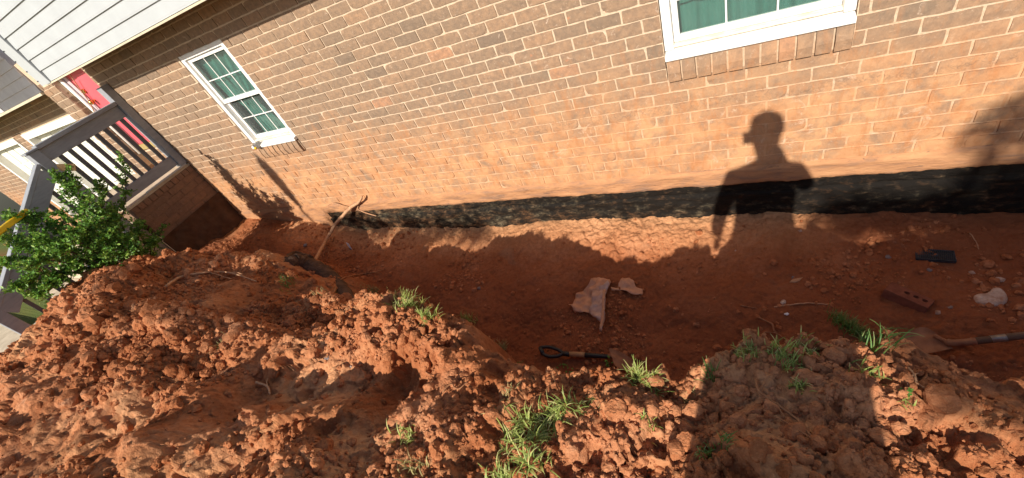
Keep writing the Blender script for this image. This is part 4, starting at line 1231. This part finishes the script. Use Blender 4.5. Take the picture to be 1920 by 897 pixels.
# round-point shovel at the right
zs_ = hit(1730,640,0,True).z + .05
sv = tag(empty('shovel', tuple(onp(1800,645,2,zs_))), 'clay-coated round point shovel with a long gray wooden handle at the right edge', 'shovel')
blade('blade', [across((1765,634),(1788,655),zs_+.028,dip=.0,crown=.02), across((1745,620),(1784,657),zs_+.022,dip=.014,crown=.016), across((1724,614),(1762,663),zs_+.012,dip=.018,crown=.010), across((1700,626),(1734,668),zs_+.002,dip=.016,crown=.004), across((1684,640),(1706,670),zs_-.010,dip=.01,crown=.001), across((1670,655),(1680,668),zs_-.020,dip=.004,crown=0)], M_rust, sv)
k_ = lambda px, py, z: onp(px, py, 2, z)
MB().tube(bez([k_(1752,630,zs_+.03), k_(1768,638,zs_+.040), k_(1782,643,zs_+.048), k_(1800,643,zs_+.058), k_(1830,640,zs_+.072)], 5), [.010]*8+[.017]*13, 12).build('socket', M_rust, sv, True)
ha = k_(1828,640,zs_+.071); hb_ = k_(1900,631.5,zs_+.10); hd = (hb_-ha).normalized()
MB().tube([ha, hb_, ha+hd*1.15], .0165, 14).build('handle', M_oldwood, sv, True)
f0 = k_(1858,636.5,zs_+.083); MB().tube([f0, f0+hd*.05], .0176, 14).build('ferrule_band', M_steel, sv, True)

# yellow tool handle lying in the bushes at the far left
ya = onp(50,396,0,-5.05); yb = onp(-60,478,0,-4.75)
yt = MB().obox(ya, yb, .055, .045, (0,0,1)).build('yellow_bar', M_yellow, None, bevel=.01)
tag(yt, 'bright yellow plastic bar sticking in from the left edge above the shrub', 'bar')

# ================================================================== GRASS AND PLANTS
def tuft(name, px, py, n, length, spread, mat, label, cat='grass tuft', width=.005, lean=None, px2=None, lay=.55, at=None):
    """curved blades rooted round a point (or along a line from px,py to px2)"""
    V = []; F = []; T = []
    for i in range(n):
        if px2 is not None:
            t = rnd.random(); qx, qy = px + (px2[0]-px)*t, py + (px2[1]-py)*t
        else: qx, qy = px, py
        c = at if at is not None else hit(qx, qy, 0, True)
        x = c.x + rnd.gauss(0, spread); y = c.y + rnd.gauss(0, spread); z = gz(x, y) - .006
        L = length*rnd.uniform(.45, 1.15); az = rnd.uniform(0, 6.283)
        d = Vector((math.cos(az), math.sin(az), 0))*rnd.uniform(.2, 1.0)*lay
        if lean is not None: d += Vector(lean)*rnd.uniform(.3, 1.1)
        w = width*rnd.uniform(.6, 1.15); p = Vector((x, y, z)); dirn = (Vector((0,0,1)) + d*.6).normalized()
        seg = 5; b = len(V); tt = min(1, max(0, rnd.gauss(.62, .30)))
        for k in range(seg+1):
            sd = dirn.cross(Vector((0,0,1)))
            if sd.length < .05: sd = Vector((1,0,0))
            sd = sd.normalized(); ww = w*(1-(k/seg)**2.2)*.5 + .0004
            V.append(tuple(p - sd*ww)); V.append(tuple(p + sd*ww)); T += [max(0,min(1,tt*(.45+.6*k/seg)))]*2
            p = p + dirn*(L/seg)
            dirn = (dirn + d*.42 + Vector((0,0,-.12 - .16*k*lay))).normalized()
            g = gz(p.x, p.y) + .004 if (abs(p.x) < 6 and p.y < -.01) else -9
            if p.z < g: p.z = g
        for k in range(seg): F.append((b+2*k, b+2*k+1, b+2*k+3, b+2*k+2))
    mb = MB(); mb.v = V; mb.f = F
    return tag(mb.build(name, mat, None, True, tint=T), label, cat)

big = [((950,850),(975,775),45), ((985,800),(1075,765),70), ((975,840),(1040,800),70), ((940,895),(1020,860),60), ((1040,780),(1092,760),35), ((930,897),(960,915),30)]
V = []; 
MBs = None
def merge(objs, name, label, cat):
    """join blade meshes that belong to one clump"""
    v = []; f = []; t = []
    for o in objs:
        b = len(v); me = o.data
        v += [tuple(q.co) for q in me.vertices]; f += [tuple(b+i for i in p.vertices) for p in me.polygons]
        t += [a.value for a in me.attributes['tint'].data]
        m = me.materials[0]; bpy.data.objects.remove(o)
    mb = MB(); mb.v = v; mb.f = f
    return tag(mb.build(name, m, None, True, tint=t), label, cat)
merge([tuft('b', a[0], a[1], int(n*1.7), .080, .018, M_grass, None, None, .0048, (.35,.05,0), b, 1.05) for a, b, n in big], 'grass_clump', 'large bright green uprooted grass clump on the sunlit front bank', 'grass clump')
TU = [
 (1560,598,260,.135,.018,M_dgrass,'dark green grass sod hanging in shade above the round shovel',(1645,655),(.3,.3,0)),
 (1195,712,60,.085,.016,M_grass,'bright grass tuft on the lip just below the spade blade',None,(.1,.2,0)),
 (1225,725,34,.07,.014,M_grass,'bright grass tuft leaning right beside the one below the spade blade',None,(.5,.1,0)),
 (745,568,130,.10,.03,M_grass,'pale green tuft on the crest right of the forked root',(785,578),(.2,.3,0)),
 (700,548,90,.09,.025,M_drygrass,'straw-coloured tuft crowning the narrow lit ridge',None,(.0,.2,0)),
 (805,600,60,.10,.02,M_grass,'green tuft between two straw tufts on the trench lip',None,(.1,.2,0)),
 (868,600,100,.09,.028,M_grass,'pale tuft on the trench lip above the lit ridge end',(885,610),(.0,.2,0)),
 (942,655,90,.085,.02,M_drygrass,'dry straw tuft standing at the right end of the lit ridge',None,(.1,.25,0)),
 (975,690,34,.06,.02,M_dgrass,'dark low grass tuft in shade left of the spade grip',None,(.3,.1,0)),
 (652,556,60,.08,.03,M_drygrass,'small straw tuft left of the lit ridge in shade',None,(0,.2,0)),
 (545,520,40,.10,.028,M_dgrass,'dark green tuft hanging on the bank left of the thick root',(538,548),(0,.1,0)),
 (603,555,24,.08,.03,M_drygrass,'thin straw tuft below the thick gray root',None,(0,.2,0)),
 (415,650,26,.09,.026,M_drygrass,'small yellowish tuft on the rim of the dark hollow',None,(0,.1,0)),
 (755,815,34,.085,.02,M_grass,'small green tuft growing on the lit front pile',(770,830),(0,.1,0)),
 (780,880,26,.07,.018,M_drygrass,'little straw tuft at the bottom edge left of the grass clump',None,(0,.1,0)),
 (1415,658,46,.075,.016,M_grass,'grass fringe on the left rim of the shaded right bank',(1385,665),(-.1,.3,0)),
 (1450,662,60,.085,.016,M_grass,'tall thin grass fringe along the shaded right bank',(1480,680),(.1,.3,0)),
 (1505,660,44,.075,.016,M_grass,'grass fringe at the notch of the shaded right bank',(1520,655),(.1,.3,0)),
 (1480,690,34,.06,.014,M_grass,'short grass strip just inside the rim of the right bank',(1500,700),(.3,.1,0)),
 (1495,728,32,.065,.010,M_grass,'green tuft in the middle of the shaded right bank',None,(-.1,.0,0)),
 (1610,695,30,.075,.014,M_grass,'pale grass tuft at the right part of the shaded bank',(1640,708),(.3,.1,0)),
 (1335,708,16,.10,.010,M_dgrass,'few tall green blades at the left foot of the right bank',None,(-.3,.3,0)),
 (1325,850,26,.065,.010,M_dgrass,'green tuft near the bottom left of the shaded bank',None,(-.2,.1,0)),
 (1355,832,20,.06,.010,M_dgrass,'small tuft right of the bottom shaded green tuft',None,(.3,.1,0)),
 (1220,802,16,.05,.012,M_grass,'sparse blades on the lit bank right of the grass clump',None,(0,.1,0)),
 (1290,745,14,.04,.010,M_drygrass,'tiny dry tuft on the lip right of the bright tufts',None,(0,.1,0)),
 (960,745,22,.05,.014,M_drygrass,'dry tuft behind the large grass clump',None,(0,.1,0)),
 (1690,770,10,.04,.008,M_grass,'tiny green sprout on the sunlit right bank',None,(0,.1,0)),
]
for (px, py, n, L, spd, mt, lab, p2, ln) in TU:
    tuft('grass_tuft', px, py, int(n*1.35), L*(.62 if px > 1300 else .78), spd, mt, lab, lean=ln, px2=p2, width=.0030 if px > 900 else .0038)

# little broad-leaved weeds on the lip
def weed(px, py, n, r, label, stalk=.03, leaf=.011):
    c = hit(px, py, 0, True); V = []; F = []; T = []
    st = MB()
    for i in range(n):
        x = c.x + rnd.gauss(0, r); y = c.y + rnd.gauss(0, r); z = gz(x, y); h = stalk*rnd.uniform(.3, 1.3)
        tp = Vector((x+rnd.uniform(-.01,.01), y+rnd.uniform(-.01,.01), z+h)); st.tube([(x,y,z-.004), tp], .0009, 4, False)
        for k in range(3):
            a = rnd.uniform(0, 6.28); d = Vector((math.cos(a), math.sin(a), rnd.uniform(-.1,.5))).normalized(); s = d.cross(Vector((0,0,1))).normalized(); l = leaf*rnd.uniform(.6,1.2)
            b = len(V); V += [tuple(tp), tuple(tp+d*l*.5+s*l*.38), tuple(tp+d*l), tuple(tp+d*l*.5-s*l*.38)]; F.append((b,b+1,b+2,b+3)); T += [rnd.random()]*4
    b = len(V); V += [tuple(q) for q in st.v]; F += [tuple(b+q for q in f) for f in st.f]; T += [.4]*len(st.v)
    mb = MB(); mb.v = V; mb.f = F
    tag(mb.build('weed', M_clover, None, True, tint=T), label, 'weed')
weed(1110,705,18, .02, 'small broad-leaved weeds on the lip under the spade socket')
weed(1142,690,10, .012, 'tall weed stalk with round leaves beside the spade blade', .06)
weed(1078,700,12, .02, 'low weeds on the lip left of the broad-leaved ones', .02)
weed(1690,745,5, .008, 'single pale clover on the sunlit right bank', .012, .008)
weed(1060,690,10, .02, 'yellowish seedlings on the lip under the spade grip', .02)

# evergreen shrubs: stems and many small leaves
def shrub(name, branches, nleaf, lw, mat, label, base, rad=.09, stemr=.008):
    root_ = tag(empty(name, tuple(base)), label, 'shrub')
    st = MB(); V = []; F = []; T = []
    for br in branches:
        pts = bez(br, 5, .006); n = len(pts)
        st.tube(pts, [stemr*(1-.75*i/(n-1)) for i in range(n)], 6)
    tot = sum(sum((Vector(b[i+1])-Vector(b[i])).length for i in range(len(b)-1)) for b in branches)
    for br in branches:
        pts = bez(br, 6); ln = sum((pts[i+1]-pts[i]).length for i in range(len(pts)-1)); n = max(3, int(nleaf*ln/tot/13))
        for i in range(n):                                     # twigs, each with its leaves
            t = rnd.random()**.8; k = min(int(t*(len(pts)-1)), len(pts)-2); p0 = pts[k] + (pts[k+1]-pts[k])*(t*(len(pts)-1)-k)
            if t < .12: continue
            d = Vector((rnd.gauss(0,1), rnd.gauss(0,1), rnd.gauss(.35,.8))).normalized()
            L = rad*rnd.uniform(.4,1.25)*(1.15-.55*t); p1 = p0 + d*L
            st.tube([p0, (p0+p1)/2 + Vector((0,0,.004)), p1], [.0022,.0016,.001], 4, False)
            for q in range(13):
                u = .25 + .8*rnd.random(); c = p0 + (p1-p0)*u
                e = Vector((rnd.gauss(0,1), rnd.gauss(0,1), rnd.gauss(.5,.8))).normalized(); s = e.cross(Vector((rnd.gauss(0,1), rnd.gauss(0,1), 1))).normalized()
                l = lw*rnd.uniform(.6,1.25); w_ = l*.3; nrm = e.cross(s)*l*.10
                b = len(V); V += [tuple(c), tuple(c+e*l*.45+s*w_+nrm), tuple(c+e*l), tuple(c+e*l*.45-s*w_+nrm), tuple(c+e*l*.5)]
                F += [(b,b+1,b+4),(b+1,b+2,b+4),(b+2,b+3,b+4),(b+3,b,b+4)]; tt = min(1,max(0,rnd.gauss(.5,.25))); T += [tt]*5
    st.build('stem', M_bark, root_, True)
    me = mesh_np('foliage', np.array(V), np.array(F), mat, root_, False, {'tint': np.array(T)})
    tag(me, kind='stuff')
    return root_
X5 = lambda px, py, x=-4.95: tuple(onp(px, py, 0, x))
b0 = (-4.95, -1.35, .25)
brs = []
for tip, mids, x in [((228,292),[(236,345),(232,395),(225,440)],-4.98), ((132,322),[(150,365),(165,400),(180,440)],-4.9), ((105,330),[(130,350),(158,385)],-4.95),
                  ((268,418),[(258,440),(240,465)],-4.85), ((285,440),[(265,465),(245,480)],-4.9), ((60,400),[(90,420),(120,445),(150,470)],-4.95), ((20,400),[(60,425),(100,455)],-5.0),
                  ((-10,440),[(40,455),(90,470)],-4.95), ((5,490),[(50,490),(100,490)],-4.9), ((30,540),[(60,530),(100,510)],-4.85), ((70,555),[(95,535),(130,510)],-4.8),
                  ((185,345),[(195,380),(200,420)],-5.0), ((160,420),[(175,445),(190,470)],-4.8), ((255,480),[(235,480),(215,485)],-4.8), ((110,400),[(130,430),(150,460)],-4.85),
                  ((215,400),[(212,430),(205,460)],-4.85), ((140,500),[(150,495),(170,490)],-4.75), ((30,455),[(70,465),(110,475)],-4.8), ((100,540),[(120,520),(150,500)],-4.78), ((190,500),[(190,490),(190,480)],-4.75)]:
    pl = [b0] + [X5(*m, x) for m in mids[::-1]] + [X5(*tip, x)]
    brs.append(pl)
for (px, py, x) in ((250,450,-4.45),(225,430,-4.4),(190,420,-4.45),(150,430,-4.4),(120,470,-4.5),(200,400,-4.6),(170,380,-4.7),(265,470,-4.4),(80,450,-4.6),(60,500,-4.6)):
    brs.append([b0, X5(px*.5+75, py*.5+240, x-.1), X5(px, py, x)])
for (y, z, x) in ((-1.0,.95,-5.1),(-1.15,.8,-5.15),(-.95,.7,-5.05),(-1.3,.95,-5.1),(-1.1,1.05,-4.85),(-1.2,.85,-4.6),(-1.4,.8,-4.95),(-.9,.55,-4.9),(-1.1,.6,-4.6)):
    brs.append([b0, ((x+b0[0])/2, (y+b0[1])/2, z*.6+.1), (x, y, z)])
shrub('green_shrub', brs, 27000, .030, M_leaf, 'glossy green broadleaf shrub in front of the porch railing', b0, .125)
b1 = (-7.3, -1.6, .05); brs = []
for i in range(16):
    a = rnd.uniform(0, 6.28); r_ = rnd.uniform(.1,.45); h = rnd.uniform(.45,.95)
    brs.append([b1, (b1[0]+math.cos(a)*r_*.5, b1[1]+math.sin(a)*r_*.5, b1[2]+h*.5), (b1[0]+math.cos(a)*r_, b1[1]+math.sin(a)*r_, b1[2]+h)])
shrub('variegated_shrub', brs, 5200, .045, M_leaf2, 'orange and green variegated shrub behind the handrail at the left edge', b1, .15)

# ================================================================== WHAT STANDS OR IS ADDED BEHIND THE CAMERA AND CASTS THE SHADOWS IN VIEW
def skinned(name, joints, edges, mat, sub=2):
    me = bpy.data.meshes.new(name); me.from_pydata([j[:3] for j in joints], edges, []); me.materials.append(mat)
    o = bpy.data.objects.new(name, me); COL.objects.link(o)
    md = o.modifiers.new('skin', 'SKIN'); sv_ = me.skin_vertices[0].data
    for i, j in enumerate(joints): sv_[i].radius = (j[3], j[4] if len(j) > 4 else j[3])
    sv_[0].use_root = True
    s = o.modifiers.new('sub', 'SUBSURF'); s.levels = sub; s.render_levels = sub
    return o
px_, py_ = .412, -2.92
J = [(px_,py_,1.36,.185,.12),(px_,py_,1.52,.185,.115),(px_,py_,1.72,.20,.12),(px_,py_,1.88,.15,.09),(px_,py_,1.955,.055),(px_,py_+.01,2.00,.055),     #0-5 spine, neck
     (px_,py_+.02,2.07,.078,.095),(px_,py_+.02,2.16,.086,.105),(px_,py_+.02,2.22,.06,.075),                                                              #6-8 head
     (px_-.18,py_,1.86,.064),(px_-.26,py_+.0,1.58,.060),(px_-.285,py_+.12,1.34,.046),(px_-.275,py_+.16,1.27,.033),                                          #9-12 left arm
     (px_+.17,py_,1.87,.064),(px_+.24,py_+.08,1.68,.050),(px_+.12,py_+.24,1.72,.040),(px_+.05,py_+.325,1.865,.032),                                       #13-16 right arm
     (px_-.12,py_,1.26,.12),(px_-.17,py_+.02,.93,.09),(px_-.19,py_-.02,.56,.065),(px_-.20,py_+.09,.50,.05),
     (px_+.10,py_,1.26,.12),(px_+.14,py_+.03,.93,.09),(px_+.15,py_-.01,.56,.065),(px_+.16,py_+.10,.50,.05)]
Ed = [(0,1),(1,2),(2,3),(3,4),(4,5),(5,6),(6,7),(7,8),(3,9),(9,10),(10,11),(11,12),(3,13),(13,14),(14,15),(15,16),(0,17),(17,18),(18,19),(19,20),(0,21),(21,22),(22,23),(23,24)]
person = skinned('person', J, Ed, M_cloth)
tag(person, 'photographer in dark work clothes and cap holding up a phone, shadow falls on the wall', 'person')
def fingers(w, dirs, name):
    js = [(w[0],w[1],w[2],.028,.016)]; es = []
    for d, L in dirs:
        d = Vector(d).normalized(); p = Vector(w) + d*.045; b = len(js); js.append((*p,.009)); es.append((0,b))
        for k in range(2):
            p = p + (d*(L/2)) + Vector((0,0,-.006*k)); js.append((*p, .0078-.001*k)); es.append((len(js)-2, len(js)-1))
    o = skinned(name, js, es, M_skin, 1); o.parent = person; return o
fingers((px_+.055,py_+.325,1.895), [((-.55,.1,.6),.045),((-.7,.1,.35),.05),((-.8,.1,.05),.05),((-.75,.1,-.25),.04),((-.1,.2,.9),.04)], 'right_hand')
fingers((px_-.28,py_+.17,1.24), [((-.2,.3,-1),.06),((-.05,.3,-1),.065),((.1,.3,-1),.06),((.22,.3,-1),.05),((.7,.3,-.5),.045)], 'left_hand')
cp = MB(); hc = Vector((px_,py_+.02,2.175))
prof = [(.098,0),(.10,.03),(.088,.07),(.055,.10),(.0,.108)]
for i,(r_,z_) in enumerate(prof):
    for k in range(16):
        a = 2*math.pi*k/16; cp.v.append((hc.x+r_*math.cos(a)*.92, hc.y+r_*math.sin(a)*1.12, hc.z+z_))
for i in range(4):
    for k in range(16): cp.f.append((i*16+k, i*16+(k+1)%16, (i+1)*16+(k+1)%16, (i+1)*16+k))
cp.obox((hc.x, hc.y+.08, hc.z+.01), (hc.x, hc.y+.175, hc.z-.005), .13, .008)
c_ = cp.build('cap', M_denim, None, True); c_.parent = person
ph = MB().box(-.080,.080,-.005,.005,-.042,.042).build('phone', M_black, None, bevel=.004)
ph.location = (.378, -2.545, 1.906); tag(ph, 'black phone held sideways in front of the photographer', 'phone')

def tree(name, trunk, blobs, nleaf, label, lw=.10):
    r_ = tag(empty(name, trunk[0]), label, 'tree')
    tm = MB(); tm.tube(bez(trunk, 5, .02), [.16*(1-.6*i/(5*(len(trunk)-1))) for i in range(5*(len(trunk)-1)+1)], 10)
    V = []; F = []; T = []; 
    for (x, y, z, rx, ry, rz, nl) in blobs:
        tm.tube(bez([trunk[-1], ((trunk[-1][0]+x)/2, (trunk[-1][1]+y)/2, (trunk[-1][2]+z)/2+.2), (x,y,z)], 4, .03), [.014,.012,.011,.010,.009,.008,.007,.006,.005], 5)
        n = nl
        for i in range(n//14+1):
            d = rng.normal(size=3); d /= np.linalg.norm(d); u = rng.random()**.45; c = np.array((x,y,z))+d*u*np.array((rx,ry,rz))
            for q in range(14):
                p = Vector(c + rng.normal(size=3)*.055); e = Vector(rng.normal(size=3)).normalized(); s = e.cross(Vector(rng.normal(size=3))).normalized(); l = lw*rng.uniform(.6,1.2)
                b = len(V); V += [tuple(p), tuple(p+e*l*.5+s*l*.3), tuple(p+e*l), tuple(p+e*l*.5-s*l*.3)]; F.append((b,b+1,b+2,b+3)); T += [rng.random()]*4
    tm.build('trunk', M_bark, r_, True)
    tag(mesh_np('crown', np.array(V), np.array(F), M_oak, r_, False, {'tint': np.array(T)}), kind='stuff')
    return r_
def back(px, py, D):
    """the point D metres towards the sun from the wall point seen at px, py"""
    w_ = onp(px, py, 1, 0); return tuple(w_ - LDIR*D)
t1 = back(1900, 235, 9.0); t2 = back(1830, 300, 9.0); t3 = back(1960, 330, 9.0); t4 = back(1800, 385, 9.0)
tree('oak_tree', [(t3[0]+2.6, t3[1]-.6, .4), (t3[0]+2.4, t3[1]-.6, 3), (t3[0]+1.9, t3[1]-.5, t3[2]-.6)],  # its low flat leaf bands are added to shade the right trench strip
     [(t1[0]+.03,t1[1],t1[2]-.01,.17,.06,.16,230),(t2[0]+.05,t2[1],t2[2]-.03,.11,.06,.09,75),(t3[0]-.02,t3[1],t3[2],.18,.06,.16,260),(t4[0]+.12,t4[1],t4[2],.34,.06,.09,110)] + [(x, t1[1], z + 9*.551, rx, .04, .045 if z < -.4 else .08, 300 if z < -.4 else 45) for x, z, rx in ((.70,-.47,.12),(.82,-.47,.15),(1.0,-.47,.2),(1.2,-.48,.2),(1.4,-.48,.2),(1.6,-.48,.2),(1.8,-.48,.2),(2.0,-.48,.25),(2.4,-.45,.4),(1.45,-.36,.14),(1.62,-.30,.16),(1.8,-.22,.16))], 22000, 'leafy tree with added shade bands behind the photographer that shades the right end of the wall', .085)

def bb(x, z, D=7.5): return (x - math.sin(SUN_AZ)*math.cos(SUN_EL)*D, -math.cos(SUN_AZ)*math.cos(SUN_EL)*D, z + math.sin(SUN_EL)*D)
rb = random.Random(5)
tree('added_shade_tree', [(-3.2, -7.2, .4), (-3.1, -7.2, 2.2), (-2.9, -7.0, 3.2)],  # unseen tree added so its leaf bands shade the far trench floor
     [(*bb(x + rb.uniform(-.06,.06), z + rb.uniform(-.03,.03)), .17, .05, rz, n_) for x, z, rz, n_ in ((-3.75,-.30,.09,220),(-3.45,-.33,.08,220),(-3.2,-.40,.06,190),(-2.95,-.42,.05,190),(-2.7,-.41,.06,190),(-2.45,-.44,.05,180),(-2.2,-.41,.06,180),(-1.95,-.46,.05,150),(-1.75,-.50,.05,120))], 0, 'thin unseen tree added behind the camera on the left to shade the trench', .07)

# unseen caster made up as a folded umbrella: its tapering shadow lies below the far window
D = 6.2
top_ = Vector(back(476, 288, D)); bot_ = Vector(back(583, 412, D))
gz0 = .42; ax_ = (bot_-top_).normalized()
um = tag(empty('shadow_caster', (top_.x, top_.y, gz0)), 'made-up umbrella-shaped shadow caster on a thin pole behind the camera', 'umbrella')
mb = MB(); Hh = (top_-bot_).length; prof = [(0,.008),(.06,.03),(.14,.07),(.30,.085),(.50,.075),(.70,.05),(.80,.026),(.86,.02)]
vert = Vector((0,0,-1))
mb.tube([top_ + ax_*Hh*t for t, r_ in prof], [r_ for t, r_ in prof], 14)
mb.build('shadow_caster_canopy', M_caster, um, True)
MB().tube([top_ + ax_*Hh*.80, top_ + ax_*Hh*1.05, Vector((bot_.x + .0, bot_.y, gz0))], .018, 8).build('pole', M_steel, um, True)  # pole of the made-up shadow caster
